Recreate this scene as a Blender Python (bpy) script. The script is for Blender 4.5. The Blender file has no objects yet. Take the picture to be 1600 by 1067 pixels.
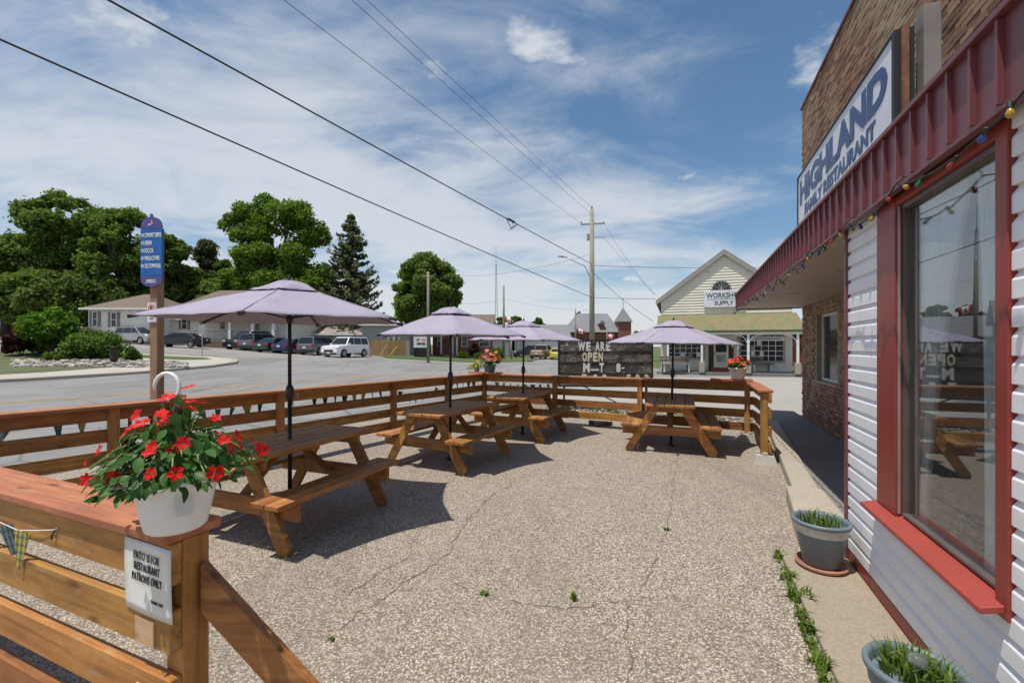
import bpy, bmesh, math, random
import numpy as np
from mathutils import Vector, Matrix, Euler
R = math.radians
V = Vector
random.seed(7)
scene = bpy.context.scene
col = scene.collection

# ------------------------------------------------------------------ camera
HC = 1.65
cam = bpy.data.cameras.new('camera')
cam.sensor_width = 36.0
cam.lens = 36.0 * 700 / 1600
cam.shift_y = 7.5 / 1600
cam.clip_start = 0.05
cam.clip_end = 2500
camo = bpy.data.objects.new('camera', cam)
col.objects.link(camo)
camo.location = (0, 0, HC)
camo.rotation_euler = (R(90), 0, 0)
scene.camera = camo

# ------------------------------------------------------------------ light
SUN = V((0.244, 0.184, -1.0)).normalized()       # the way the light travels
EL = math.asin(-SUN.z)
sl = bpy.data.lights.new('sun', 'SUN')
sl.energy = 4.6
sl.angle = R(0.53)
sl.color = (1.0, 0.945, 0.86)
so = bpy.data.objects.new('sun', sl)
so.rotation_euler = SUN.to_track_quat('-Z', 'Y').to_euler()
so.location = (-10, -5, 30)
col.objects.link(so)

world = bpy.data.worlds.new('World')
scene.world = world
world.use_nodes = True
wn = world.node_tree
for n in list(wn.nodes): wn.nodes.remove(n)
def wnode(t, **k):
    n = wn.nodes.new(t)
    for a, b in k.items(): setattr(n, a, b)
    return n
sky = wnode('ShaderNodeTexSky', sky_type='NISHITA')
sky.sun_disc = False
sky.sun_elevation = EL
sky.sun_rotation = math.atan2(-SUN.x, -SUN.y)
sky.air_density = 1.0; sky.dust_density = 1.0; sky.ozone_density = 1.0
tc = wnode('ShaderNodeTexCoord')
sep = wnode('ShaderNodeSeparateXYZ')
wn.links.new(tc.outputs['Generated'], sep.inputs[0])
def wmath(op, a, b=None, c=None, clamp=False):
    n = wnode('ShaderNodeMath', operation=op); n.use_clamp = clamp
    for i, x in enumerate((a, b, c)):
        if x is None: continue
        if isinstance(x, (int, float)): n.inputs[i].default_value = x
        else: wn.links.new(x, n.inputs[i])
    return n.outputs[0]
# a layer of high cloud: direction projected on a plane overhead
zc = wmath('MAXIMUM', sep.outputs['Z'], 0.0)
zz = wmath('ADD', zc, 0.16)
px_ = wmath('DIVIDE', sep.outputs['X'], zz)
py_ = wmath('DIVIDE', sep.outputs['Y'], zz)
comb = wnode('ShaderNodeCombineXYZ')
wn.links.new(px_, comb.inputs[0]); wn.links.new(py_, comb.inputs[1])
def wnoise(scale, detail, rough, off, sx=1, sy=1, dist=0.0):
    mp = wnode('ShaderNodeMapping')
    mp.inputs['Location'].default_value = off
    mp.inputs['Scale'].default_value = (sx, sy, 1)
    wn.links.new(comb.outputs[0], mp.inputs[0])
    n = wnode('ShaderNodeTexNoise')
    n.inputs['Scale'].default_value = scale; n.inputs['Detail'].default_value = detail
    n.inputs['Roughness'].default_value = rough; n.inputs['Distortion'].default_value = dist
    wn.links.new(mp.outputs[0], n.inputs['Vector'])
    return n.outputs['Fac']
big = wnoise(0.62, 3, 0.5, (12.4, 8.8, 0))
wisp = wnoise(1.5, 9, 0.62, (1.7, 4.1, 0), 1.0, 1.6, 0.5)
puff = wnoise(2.0, 8, 0.56, (8.05, 3.11, 2.0), 1, 1, 0.2)
def wramp(x, a, b):
    n = wnode('ShaderNodeMapRange'); n.interpolation_type = 'SMOOTHSTEP'
    wn.links.new(x, n.inputs['Value']); n.inputs['From Min'].default_value = a; n.inputs['From Max'].default_value = b
    return n.outputs[0]
hor = wramp(sep.outputs['Z'], 0.62, 0.02)                # air thickens to the horizon
s1 = wmath('MULTIPLY_ADD', big, 1.1, wmath('MULTIPLY', wisp, 0.75))
s1 = wmath('ADD', s1, wmath('MULTIPLY', hor, 0.36))
m1 = wmath('MULTIPLY', wramp(s1, 0.92, 1.30), 0.78)
m2 = wmath('MULTIPLY', wramp(puff, 0.60, 0.72), 0.85)
mask = wmath('MAXIMUM', m1, m2, clamp=True)
cmix = wnode('ShaderNodeMix', data_type='RGBA')
wn.links.new(mask, cmix.inputs[0])
hsv = wnode('ShaderNodeHueSaturation'); hsv.inputs['Saturation'].default_value = 1.17; hsv.inputs['Hue'].default_value = .494
wn.links.new(sky.outputs[0], hsv.inputs['Color']); wn.links.new(hsv.outputs[0], cmix.inputs[6])
cmix.inputs[7].default_value = (6.2, 6.4, 6.7, 1)
bg = wnode('ShaderNodeBackground')
bg.inputs['Strength'].default_value = 0.12
wn.links.new(cmix.outputs[2], bg.inputs[0])
wo = wnode('ShaderNodeOutputWorld')
wn.links.new(bg.outputs[0], wo.inputs[0])

vs = scene.view_settings
vs.view_transform = 'Standard'; vs.look = 'None'; vs.gamma = 1.0; vs.use_curve_mapping = False
vs.exposure = 0.0
scene.render.engine = 'CYCLES'
scene.cycles.max_bounces = 8
scene.cycles.transparent_max_bounces = 16

# ------------------------------------------------------------------ materials
MATS = {}
class NT:
    """small wrapper for building node materials"""
    def __init__(s, name, rough=0.7, color=(.5, .5, .5), metallic=0, spec=None):
        s.m = bpy.data.materials.new(name); s.m.use_nodes = True
        s.t = s.m.node_tree; s.b = s.t.nodes['Principled BSDF']; s.out = s.t.nodes['Material Output']
        s.b.inputs['Base Color'].default_value = (*color, 1); s.b.inputs['Roughness'].default_value = rough
        s.b.inputs['Metallic'].default_value = metallic
        if spec is not None: s.b.inputs['Specular IOR Level'].default_value = spec
        MATS[name] = s.m
    def n(s, t, **k):
        n = s.t.nodes.new(t)
        for a, b in k.items(): setattr(n, a, b)
        return n
    def l(s, a, b): s.t.links.new(a, b)
    def val(s, x, sock):
        if isinstance(x, (int, float)): sock.default_value = x
        elif isinstance(x, tuple): sock.default_value = (*x, 1) if len(x) == 3 and sock.type == 'RGBA' else x
        else: s.l(x, sock)
    def coord(s, kind='Object', scale=(1, 1, 1), loc=(0, 0, 0), rot=(0, 0, 0), rnd=False):
        c = s.n('ShaderNodeTexCoord'); mp = s.n('ShaderNodeMapping')
        mp.inputs['Scale'].default_value = scale; mp.inputs['Location'].default_value = loc; mp.inputs['Rotation'].default_value = rot
        o = c.outputs[kind]
        if rnd:
            oi = s.n('ShaderNodeObjectInfo'); ad = s.n('ShaderNodeVectorMath', operation='MULTIPLY_ADD')
            cb = s.n('ShaderNodeCombineXYZ')
            for i in range(3): s.l(oi.outputs['Random'], cb.inputs[i])
            s.l(cb.outputs[0], ad.inputs[0]); ad.inputs[1].default_value = (37, 23, 51); s.l(o, ad.inputs[2]); o = ad.outputs[0]
        s.l(o, mp.inputs[0]); return mp.outputs[0]
    def noise(s, vec, scale=5, detail=4, rough=.55, dist=0):
        n = s.n('ShaderNodeTexNoise'); n.inputs['Scale'].default_value = scale; n.inputs['Detail'].default_value = detail
        n.inputs['Roughness'].default_value = rough; n.inputs['Distortion'].default_value = dist
        s.l(vec, n.inputs['Vector']); return n.outputs['Fac']
    def voro(s, vec, scale=5, out='Color', feature='F1', rand=1.0):
        n = s.n('ShaderNodeTexVoronoi', feature=feature); n.inputs['Scale'].default_value = scale
        n.inputs['Randomness'].default_value = rand
        s.l(vec, n.inputs['Vector']); return n.outputs[out]
    def ramp(s, fac, stops):
        n = s.n('ShaderNodeValToRGB'); e = n.color_ramp.elements
        while len(e) < len(stops): e.new(.5)
        for i, (p, c) in enumerate(stops):
            e[i].position = p; e[i].color = (*c, 1) if len(c) == 3 else c
        s.val(fac, n.inputs[0]); return n.outputs[0]
    def mix(s, f, a, b, mode='MIX'):
        n = s.n('ShaderNodeMix', data_type='RGBA', blend_type=mode)
        s.val(f, n.inputs[0]); s.val(a, n.inputs[6]); s.val(b, n.inputs[7]); return n.outputs[2]
    def math(s, op, a, b=0.0, clamp=False):
        n = s.n('ShaderNodeMath', operation=op); n.use_clamp = clamp
        s.val(a, n.inputs[0]); s.val(b, n.inputs[1]); return n.outputs[0]
    def rng(s, x, a, b, c=0.0, d=1.0):
        n = s.n('ShaderNodeMapRange'); s.val(x, n.inputs[0])
        for i, v in enumerate((a, b, c, d)): n.inputs[i + 1].default_value = v
        return n.outputs[0]
    def objrand(s):
        return s.n('ShaderNodeObjectInfo').outputs['Random']
    def base(s, c): s.val(c, s.b.inputs['Base Color']); return s
    def rough(s, r): s.val(r, s.b.inputs['Roughness']); return s
    def bump(s, h, strength=.3, dist=.01):
        n = s.n('ShaderNodeBump'); n.inputs['Strength'].default_value = strength; n.inputs['Distance'].default_value = dist
        s.l(h, n.inputs['Height']); s.l(n.outputs[0], s.b.inputs['Normal']); return s

def plain(name, color, rough=.6, metallic=0, var=.12, scale=6, bump=0, spec=None):
    s = NT(name, rough, color, metallic, spec)
    v = s.coord('Object', rnd=True)
    f = s.noise(v, scale, 5, .6)
    d = tuple(max(0, c * (1 - var * 1.6)) for c in color); u = tuple(min(1, c * (1 + var)) for c in color)
    s.base(s.ramp(f, [(.28, d), (.72, u)]))
    if bump: s.bump(s.noise(v, scale * 12, 3), bump, .004)
    return s.m

def wood(name, c_dark, c_mid, c_light, rough=.62, wear=0.0, wearc=(.42, .36, .28)):
    s = NT(name, rough)
    v = s.coord('Object', (1.1, 26, 26), rnd=True)
    g = s.noise(v, 1.0, 6, .6, .6)
    base = s.ramp(g, [(.25, c_dark), (.5, c_mid), (.75, c_light)])
    v2 = s.coord('Object', (3.0, 6, 6), rnd=True)
    b = s.noise(v2, 1.4, 4, .6)
    base = s.mix(s.rng(b, .35, .7, 0, .55), base, c_dark, 'MIX')
    kn = s.voro(s.coord('Object', (2.4, 8, 8), rnd=True), 1.0, 'Distance')
    base = s.mix(s.rng(kn, .03, .16, .85, 0), base, tuple(c * .35 for c in c_dark))
    oi = s.objrand()
    hs = s.n('ShaderNodeHueSaturation'); s.l(base, hs.inputs['Color'])
    hs.inputs['Saturation'].default_value = 1.0
    s.l(s.rng(oi, 0, 1, .74, 1.22), hs.inputs['Value'])
    s.l(s.rng(s.math('FRACT', s.math('MULTIPLY', oi, 7.31)), 0, 1, .488, .51), hs.inputs['Hue'])
    base = hs.outputs[0]
    if wear:
        w = s.noise(s.coord('Object', (5, 14, 14), rnd=True), 1.5, 6, .65)
        base = s.mix(s.rng(w, .56, .70, 0, wear), base, wearc)
    s.base(base)
    s.rough(s.rng(g, .3, .7, rough - .1, rough + .15))
    s.bump(g, .25, .003)
    return s.m

M = {}
M['cedar'] = wood('cedar_stain', (.17, .062, .012), (.41, .182, .042), (.58, .29, .088), .62, .45, (.46, .30, .16))
M['cap'] = wood('cap_stain', (.24, .085, .034), (.42, .172, .070), (.52, .245, .115), .62, .45, (.44, .29, .18))
M['bare'] = wood('bare_patch', (.40, .25, .13), (.52, .34, .19), (.6, .42, .26), .7)
M['signwood'] = wood('post_wood', (.22, .13, .065), (.34, .22, .12), (.43, .29, .17), .75)
M['polewood'] = wood('pole_wood', (.16, .14, .10), (.27, .25, .19), (.36, .33, .26), .85)
M['greywood'] = wood('weathered_wood', (.11, .09, .075), (.2, .17, .14), (.3, .26, .21), .85)
M['fencewood'] = wood('yellow_fence_wood', (.2, .12, .05), (.33, .21, .09), (.42, .28, .13), .75)

# exposed aggregate patio
s = NT('exposed_aggregate', .85)
v = s.coord('Object')
cells = s.voro(v, 92, 'Color'); cells2 = s.voro(v, 180, 'Color')
dist = s.voro(v, 92, 'Distance')
sepc = s.n('ShaderNodeSeparateColor'); s.l(cells, sepc.inputs[0])
sep2 = s.n('ShaderNodeSeparateColor'); s.l(cells2, sep2.inputs[0])
stone = s.ramp(sepc.outputs[0], [(0, (.07, .055, .04)), (.22, (.24, .195, .145)), (.55, (.48, .405, .315)), (.8, (.70, .61, .50)), (1, (.92, .88, .80))])
fine = s.ramp(sep2.outputs[1], [(0, (.20, .165, .125)), (.5, (.44, .37, .285)), (1, (.68, .61, .51))])
b = s.mix(.30, stone, fine)
b = s.mix(s.rng(dist, .38, .7, 0, .7), b, (.09, .07, .05))
big_ = s.noise(v, .55, 5, .6, .4); mid_ = s.noise(v, 2.6, 5, .65)
b = s.mix(s.rng(big_, .38, .68, 0, .35), b, (.31, .26, .205))
b = s.mix(s.rng(mid_, .5, .75, 0, .35), b, (.44, .37, .29))
st = s.noise(s.coord('Object', (1, 1, 1), (11, 3, 0)), .9, 6, .7, 1.2)
b = s.mix(s.rng(st, .60, .72, 0, .35), b, (.2, .17, .145))
tr_ = s.noise(s.coord('Object', (.9, .35, 1), (2, 7, 0), (0, 0, .4)), 1.1, 7, .68, .8)
b = s.mix(s.rng(tr_, .50, .68, 0, .38), b, (.17, .15, .13))
sp1 = s.noise(s.coord('Object', (1, 1, 1), (31, 17, 0)), 7, 5, .7); b = s.mix(s.rng(sp1, .62, .74, 0, .5), b, (.13, .112, .095))
b = s.mix(1.0, b, (.83, .815, .80), 'MULTIPLY')
s.base(b); s.rough(.8)
s.bump(s.math('SUBTRACT', 1.0, dist), .45, .004)
M['aggregate'] = s.m

def asphalt(name, c, var=.25, sc=90):
    s = NT(name, .88)
    v = s.coord('Object')
    f = s.noise(v, sc, 3, .7); big = s.noise(v, .35, 5, .6, .5); streak = s.noise(s.coord('Object', (1, 1, 1), (4, 4, 0)), 1.7, 5, .65)
    d = tuple(x * (1 - var) for x in c); u = tuple(x * (1 + var) for x in c)
    b = s.ramp(f, [(.3, d), (.7, u)])
    b = s.mix(s.rng(big, .35, .7, 0, .4), b, tuple(x * .72 for x in c))
    b = s.mix(s.rng(streak, .55, .75, 0, .3), b, tuple(min(1, x * 1.35) for x in c))
    s.base(b); s.bump(f, .3, .004)
    return s.m
M['asphalt'] = asphalt('asphalt_road', (.225, .213, .203))
s = NT('worn_asphalt_road', .88); v = s.coord('Object'); vs2 = s.coord('Object', (.9, .06, 1), rot=(0, 0, R(32.7)))
f = s.noise(v, 90, 3, .7); tr = s.noise(vs2, 1.3, 6, .65, .3); bl_ = s.noise(v, .22, 5, .6, .8); cr = s.voro(s.coord('Object', (1, 1, 1), (3, 1, 0)), .35, 'Distance', 'DISTANCE_TO_EDGE')
b = s.ramp(f, [(.3, (.165, .157, .15)), (.7, (.275, .262, .25))]); b = s.mix(s.rng(tr, .4, .68, 0, .6), b, (.13, .125, .122)); b = s.mix(s.rng(bl_, .45, .7, 0, .5), b, (.33, .315, .295)); b = s.mix(s.rng(cr, 0, .012, .7, 0), b, (.07, .068, .066)); s.base(b); s.bump(f, .3, .004); M['asphalt'] = s.m
M['lot'] = asphalt('light_lot_asphalt', (.27, .252, .235))
M['apron'] = asphalt('concrete_apron', (.34, .315, .285), .2)
M['concrete'] = asphalt('sidewalk_concrete', (.42, .385, .335), .14, 60)
M['slab'] = asphalt('old_concrete_slab', (.30, .25, .185), .22, 70)
M['walk'] = asphalt('walkway_concrete', (.20, .19, .18), .15, 60)
M['curb'] = asphalt('curb_concrete', (.37, .33, .265), .2, 50)
M['block'] = asphalt('deck_block_concrete', (.46, .43, .38), .15, 45)
M['soil'] = asphalt('soil_bed', (.22, .175, .125), .35, 30)

def grassmat(name, a, b, c):
    s = NT(name, .9)
    v = s.coord('Object')
    f = s.noise(v, 3.5, 8, .75); g = s.noise(v, 45, 3, .7); h = s.noise(v, .3, 4)
    k = s.ramp(f, [(.3, a), (.55, b), (.75, c)])
    k = s.mix(s.rng(g, .3, .7, .5, 0), k, tuple(x * .55 for x in a))
    k = s.mix(s.rng(h, .4, .7, 0, .4), k, c)
    s.base(k); s.bump(g, .6, .03)
    return s.m
M['grass'] = grassmat('lawn_grass', (.045, .085, .016), (.075, .13, .028), (.125, .16, .05))
M['ground'] = grassmat('rough_ground', (.06, .085, .025), (.10, .12, .04), (.18, .16, .08))

def leafmat(name, dark, light, trans=.35, rough=.7):
    s = NT(name, rough)
    g = s.n('ShaderNodeNewGeometry')
    oi = s.objrand()
    f = s.math('FRACT', s.math('ADD', g.outputs['Random Per Island'], s.math('MULTIPLY', oi, 5.7)))
    n = s.noise(s.coord('Object'), .9, 3)
    c = s.ramp(s.math('MULTIPLY_ADD', f, .6) if False else s.math('ADD', s.math('MULTIPLY', f, .6), s.math('MULTIPLY', n, .4)), [(.15, dark), (.8, light)])
    s.base(c)
    tr = s.n('ShaderNodeBsdfTranslucent'); s.l(s.mix(1.0, c, (1.0, 1.15, .5), 'MULTIPLY'), tr.inputs[0])
    mx = s.n('ShaderNodeMixShader'); mx.inputs[0].default_value = trans
    s.l(s.b.outputs[0], mx.inputs[1]); s.l(tr.outputs[0], mx.inputs[2]); s.l(mx.outputs[0], s.out.inputs[0])
    s.b.inputs['Specular IOR Level'].default_value = .15
    return s.m
M['leaf_maple'] = leafmat('maple_leaves', (.072, .13, .027), (.20, .28, .066), .45)
M['leaf_light'] = leafmat('light_maple_leaves', (.075, .145, .02), (.20, .30, .045), .45)
M['leaf_dark'] = leafmat('dark_leaves', (.058, .10, .025), (.155, .21, .052), .45)
M['leaf_spruce'] = leafmat('spruce_needles', (.058, .078, .036), (.16, .185, .08), .3)
M['leaf_pine'] = leafmat('pine_needles', (.042, .055, .024), (.11, .125, .055), .25)
M['leaf_sumac'] = leafmat('bright_shrub_leaves', (.06, .14, .012), (.15, .27, .03), .4)
M['leaf_shrub'] = leafmat('shrub_leaves', (.055, .115, .016), (.16, .25, .05))
M['leaf_pale'] = leafmat('pale_plume_leaves', (.12, .15, .05), (.24, .25, .10))
M['leaf_red'] = leafmat('burgundy_leaves', (.03, .012, .012), (.075, .026, .024))
M['leaf_impatiens'] = leafmat('impatiens_leaves', (.028, .085, .018), (.075, .165, .04), .25, .4)
M['leaf_grass'] = leafmat('grass_blades', (.07, .13, .018), (.19, .27, .055), .4)
M['petal_red'] = leafmat('red_petals', (.50, .006, .012), (.80, .03, .02), .25, .5)
M['petal_orange'] = leafmat('orange_petals', (.60, .06, .02), (.75, .22, .08), .25, .5)
M['petal_pink'] = leafmat('coral_petals', (.62, .10, .09), (.75, .28, .22), .25, .5)
M['petal_yellow'] = leafmat('yellow_petals', (.55, .40, .02), (.7, .6, .08), .25, .5)
M['stem'] = plain('green_stem', (.17, .25, .07), .6)
M['bark'] = plain('bark', (.10, .08, .06), .9, 0, .35, 9, .4)

def paint(name, c, rough=.5, peel=0.0, peelc=(.2, .16, .12), sc=8):
    s = NT(name, rough)
    v = s.coord('Object', rnd=True)
    f = s.noise(v, 2.2, 5, .6)
    b = s.ramp(f, [(.3, tuple(x * .82 for x in c)), (.7, tuple(min(1, x * 1.06) for x in c))])
    if peel:
        p = s.noise(s.coord('Object', (sc, sc, sc * 2.2)), 1.0, 8, .72)
        b = s.mix(s.rng(p, .60 - peel * .2, .66 - peel * .12, 0, .85), b, peelc)
    s.base(b); s.bump(s.noise(v, 60, 3), .08, .002)
    return s.m
s = NT('white_vinyl_siding', .5)
v = s.coord('Object', rnd=True); f = s.noise(v, 2.2, 5, .6); gr = s.noise(s.coord('Object', (6, 22, 2), rnd=True), 1.0, 6, .7)
b = s.ramp(f, [(.3, (.77, .77, .78)), (.7, (.86, .86, .87))]); b = s.mix(s.rng(gr, .58, .78, 0, .28), b, (.50, .48, .44)); s.base(b); s.bump(s.noise(s.coord('Object', (3, 1, 90)), 1.0, 3), .1, .002); M['vinyl'] = s.m
M['redpaint'] = paint('red_paint', (.27, .038, .026), .42, .25, (.27, .03, .02), 14)
M['sillpaint'] = paint('sill_red_paint', (.35, .058, .04), .5)
M['fascia'] = paint('burgundy_metal', (.185, .055, .064), .42)
M['soffit'] = paint('soffit_cream', (.46, .39, .33), .6)
M['white'] = paint('white_paint', (.78, .77, .75), .5)
M['signwhite'] = paint('sign_white_plastic', (.74, .76, .80), .35)
s = NT('peeling_white_clapboard', .75)
f = s.noise(s.coord('Object', (1.6, 1.6, 14)), 1.0, 8, .7, .6); g = s.noise(s.coord('Object'), .7, 4)
b = s.mix(s.rng(g, .35, .7, 0, .5), (.74, .71, .60), (.62, .58, .46)); b = s.mix(s.rng(f, .56, .66, 0, .75), b, (.40, .35, .26)); s.base(b); M['oldwhite'] = s.m
M['cream'] = paint('cream_siding', (.82, .78, .68), .6)
M['trimgrey'] = plain('grey_trim', (.33, .31, .28), .6)
M['shutter'] = plain('taupe_shutter', (.24, .19, .155), .6)
M['roofbrown'] = asphalt('brown_shingles', (.165, .125, .095), .3, 12)
M['roofgrey'] = asphalt('grey_shingles', (.20, .205, .215), .25, 9)
M['rustroof'] = plain('rusty_tin_roof', (.36, .30, .26), .6, .2, .5, 2.5)
M['barnroof'] = plain('pale_metal_roof', (.55, .60, .64), .4, .3, .08)
M['barnred'] = plain('barn_red_boards', (.30, .07, .04), .75, 0, .25, 3)
s = NT('mossy_porch_roof', .85)
v = s.coord('Object'); f = s.noise(v, 2.2, 7, .75, .8); g = s.noise(v, 9, 5, .7)
b = s.ramp(f, [(.3, (.085, .13, .05)), (.46, (.15, .17, .07)), (.55, (.23, .17, .095)), (.66, (.29, .145, .09))])
s.base(s.mix(s.rng(g, .4, .7, 0, .5), b, (.16, .15, .07))); s.bump(g, .4, .02)
M['moss'] = s.m
M['greentrim'] = plain('green_gutter', (.05, .09, .055), .5)
M['black'] = plain('black_metal', (.018, .018, .02), .45)
M['bronze'] = plain('dark_bronze_pole', (.022, .019, .020), .38, .4)
M['darkplastic'] = plain('dark_plastic', (.03, .027, .028), .4)
M['alu'] = plain('aluminium', (.45, .44, .43), .35, .7)
M['brownalu'] = plain('brown_aluminium', (.14, .11, .10), .45, .3)
M['galv'] = plain('galvanised', (.42, .43, .43), .5, .5)
M['steelpost'] = plain('weathered_steel_box', (.25, .225, .20), .65, .1, .2, 4)
M['rust'] = plain('rusty_edge', (.24, .10, .05), .8, 0, .4, 8)
M['blueletter'] = plain('blue_vinyl_letter', (.02, .055, .18), .4)
M['greenletter'] = plain('green_letter', (.015, .075, .06), .5)
M['blackletter'] = plain('black_letter', (.012, .012, .013), .5)
M['whiteletter'] = plain('white_letter', (.78, .78, .76), .5)
M['creamletter'] = plain('cream_letter', (.72, .66, .47), .5)
M['redletter'] = plain('red_letter', (.55, .07, .05), .5)
M['signblue'] = plain('wayfinding_blue', (.006, .125, .42), .4)
M['signpurple'] = plain('wayfinding_purple', (.085, .075, .30), .4)
M['gold'] = plain('gold_emblem', (.55, .33, .07), .5)
M['paper'] = plain('laminated_paper', (.72, .72, .68), .3, 0, .08, 12)
M['potwhite'] = plain('white_plastic_pot', (.78, .79, .80), .38, 0, .03)
M['potgrey'] = plain('blue_grey_pot', (.135, .175, .205), .5, 0, .15, 5)
M['potband'] = plain('peeling_cream_band', (.56, .53, .45), .6, 0, .25, 9)
M['terracotta'] = plain('terracotta_saucer', (.40, .19, .12), .7, 0, .15)
M['clearplastic'] = plain('clear_solar_globe', (.55, .57, .56), .12, 0, .05)
s = NT('glass_globe', .05, (.8, .82, .8)); s.b.inputs['Transmission Weight'].default_value = .9; M['glass_globe'] = s.m
M['lightwood'] = plain('crate_board', (.34, .31, .26), .85, 0, .3, 12)
M['wire'] = plain('cable_black', (.02, .02, .022), .6)
M['wiregreen'] = plain('light_string_wire', (.012, .028, .018), .5)
M['maroonglass'] = plain('interior_dark', (.06, .045, .038), .8)
M['interior'] = plain('interior_wall', (.42, .38, .33), .8)
M['stonegrey'] = plain('river_stone', (.42, .40, .37), .8, 0, .3, 3)
M['rubber'] = plain('tyre_rubber', (.018, .018, .018), .8)
M['rim'] = plain('alloy_rim', (.45, .45, .46), .35, .7)
M['carglass'] = plain('car_glass', (.018, .022, .026), .06, 0, .05)
M['lamp'] = plain('lamp_lens', (.68, .69, .70), .12, 0, .05)
M['taillamp'] = plain('tail_lamp', (.42, .012, .012), .2, 0, .05)
M['yellow'] = plain('road_yellow', (.50, .34, .10), .8, 0, .3, 5)
M['roadwhite'] = plain('road_white', (.60, .59, .56), .8, 0, .25, 5)
M['crack'] = plain('crack_dirt', (.17, .15, .095), .95, 0, .4, 30)
M['flagred'] = plain('flag_red', (.6, .03, .03), .7)
M['yellowpaint'] = plain('yellow_pipe', (.55, .33, .02), .5)
for nm, c in (('bulb_red', (.42, .012, .018)), ('bulb_green', (.01, .16, .05)), ('bulb_blue', (.012, .06, .36)), ('bulb_yellow', (.56, .33, .015))):
    s = NT(nm, .08, c); s.b.inputs['Transmission Weight'].default_value = .35; s.b.inputs['Coat Weight'].default_value = .6
    M[nm] = s.m
def carpaint(nm, c, met=.3):
    s = NT(nm, .28, c, met); s.b.inputs['Coat Weight'].default_value = .6; s.b.inputs['Coat Roughness'].default_value = .06
    f = s.noise(s.coord('Object'), 1.5, 5); s.rough(s.rng(f, .3, .7, .22, .4)); M[nm] = s.m
carpaint('car_silver', (.40, .41, .42), .6); carpaint('car_black', (.022, .024, .028)); carpaint('car_grey', (.13, .135, .14), .5)
carpaint('car_blue', (.022, .04, .105), .4); carpaint('car_steel', (.15, .165, .19), .5); carpaint('car_white', (.74, .75, .76), 0)
carpaint('car_tan', (.33, .26, .17), .2); carpaint('car_yellow', (.55, .48, .02), 0); carpaint('car_dark', (.05, .055, .06), .4)

# umbrella cloth
s = NT('lilac_canopy_cloth', .85, (.52, .45, .56))
v = s.coord('Object'); f = s.noise(v, 3, 4); w = s.noise(v, 240, 2)
c = s.ramp(f, [(.3, (.39, .35, .45)), (.7, (.45, .41, .51))])
s.base(c); wr_ = s.noise(s.coord('Object', (1, 1, 2)), 5.5, 4, .55, .8); s.bump(s.math('ADD', wr_, s.math('MULTIPLY', w, .05)), .35, .02)
tr = s.n('ShaderNodeBsdfTranslucent'); tr.inputs[0].default_value = (.30, .235, .235, 1)
mx = s.n('ShaderNodeMixShader'); mx.inputs[0].default_value = .22
s.l(s.b.outputs[0], mx.inputs[1]); s.l(tr.outputs[0], mx.inputs[2]); s.l(mx.outputs[0], s.out.inputs[0])
M['canopy'] = s.m
# sheer curtain
s = NT('sheer_curtain', .9, (.62, .66, .66))
s.base(s.ramp(s.noise(s.coord('Object', (1, 14, 1)), 2, 3), [(.3, (.70, .74, .74)), (.7, (.84, .86, .86))]))
tr = s.n('ShaderNodeBsdfTranslucent'); tr.inputs[0].default_value = (.75, .77, .77, 1)
mx = s.n('ShaderNodeMixShader'); mx.inputs[0].default_value = .4
s.l(s.b.outputs[0], mx.inputs[1]); s.l(tr.outputs[0], mx.inputs[2]); s.l(mx.outputs[0], s.out.inputs[0])
M['curtain'] = s.m
# window glass: clear pane that mirrors what stands before it
s = NT('window_glass', .0)
tp = s.n('ShaderNodeBsdfTransparent'); tp.inputs[0].default_value = (.90, .93, .93, 1)
gl = s.n('ShaderNodeBsdfGlossy'); gl.inputs['Roughness'].default_value = .0; gl.inputs[0].default_value = (.95, .97, 1, 1)
fr = s.n('ShaderNodeLayerWeight'); fr.inputs[0].default_value = .5
mx = s.n('ShaderNodeMixShader'); s.l(s.math('ADD', s.math('MULTIPLY', s.math('POWER', fr.outputs['Facing'], 3.8), .95), .035, True), mx.inputs[0])
s.l(tp.outputs[0], mx.inputs[1]); s.l(gl.outputs[0], mx.inputs[2]); s.l(mx.outputs[0], s.out.inputs[0])
M['glass'] = s.m
M['farglass'] = plain('far_window_glass', (.035, .045, .05), .08, 0, .1)

# bricks: each piece its own tone
def brickmat(name, reds, tans, split):
    s = NT(name, .85)
    g = s.n('ShaderNodeNewGeometry')
    f = s.math('FRACT', s.math('ADD', g.outputs['Random Per Island'], s.math('MULTIPLY', s.objrand(), 3.7)))
    a = s.ramp(f, reds); t = s.ramp(f, tans)
    vv = s.n('ShaderNodeVectorMath', operation='SCALE'); s.l(g.outputs['Position'], vv.inputs[0]); vv.inputs['Scale'].default_value = 1.0
    n = s.noise(vv.outputs[0], .42, 3, .5)
    c = s.mix(s.rng(n, split - .07, split + .07), a, t)
    sp = s.noise(vv.outputs[0], 35, 4, .7)
    c = s.mix(s.rng(sp, .45, .75, 0, .5), c, (.12, .08, .055))
    s.base(c); s.bump(sp, .35, .004)
    return s.m
M['brick'] = brickmat('old_brick', [(0, (.15, .07, .045)), (.4, (.24, .115, .07)), (.75, (.31, .16, .09)), (1, (.37, .24, .14))],
                      [(0, (.24, .165, .10)), (.4, (.34, .245, .155)), (.8, (.40, .30, .19)), (1, (.35, .21, .13))], .47)
M['mortar'] = plain('mortar', (.33, .28, .21), .95, 0, .2, 20)
s = NT('far_red_brick', .85)
bt = s.n('ShaderNodeTexBrick'); s.l(s.coord('Object', (1, 1, 1), rot=(R(90), 0, 0)), bt.inputs['Vector'])
bt.inputs['Scale'].default_value = 3.5
bt.inputs['Color1'].default_value = (.27, .075, .045, 1); bt.inputs['Color2'].default_value = (.21, .055, .035, 1); bt.inputs['Mortar'].default_value = (.3, .2, .15, 1)
s.base(bt.outputs['Color']); M['farbrick'] = s.m
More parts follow.
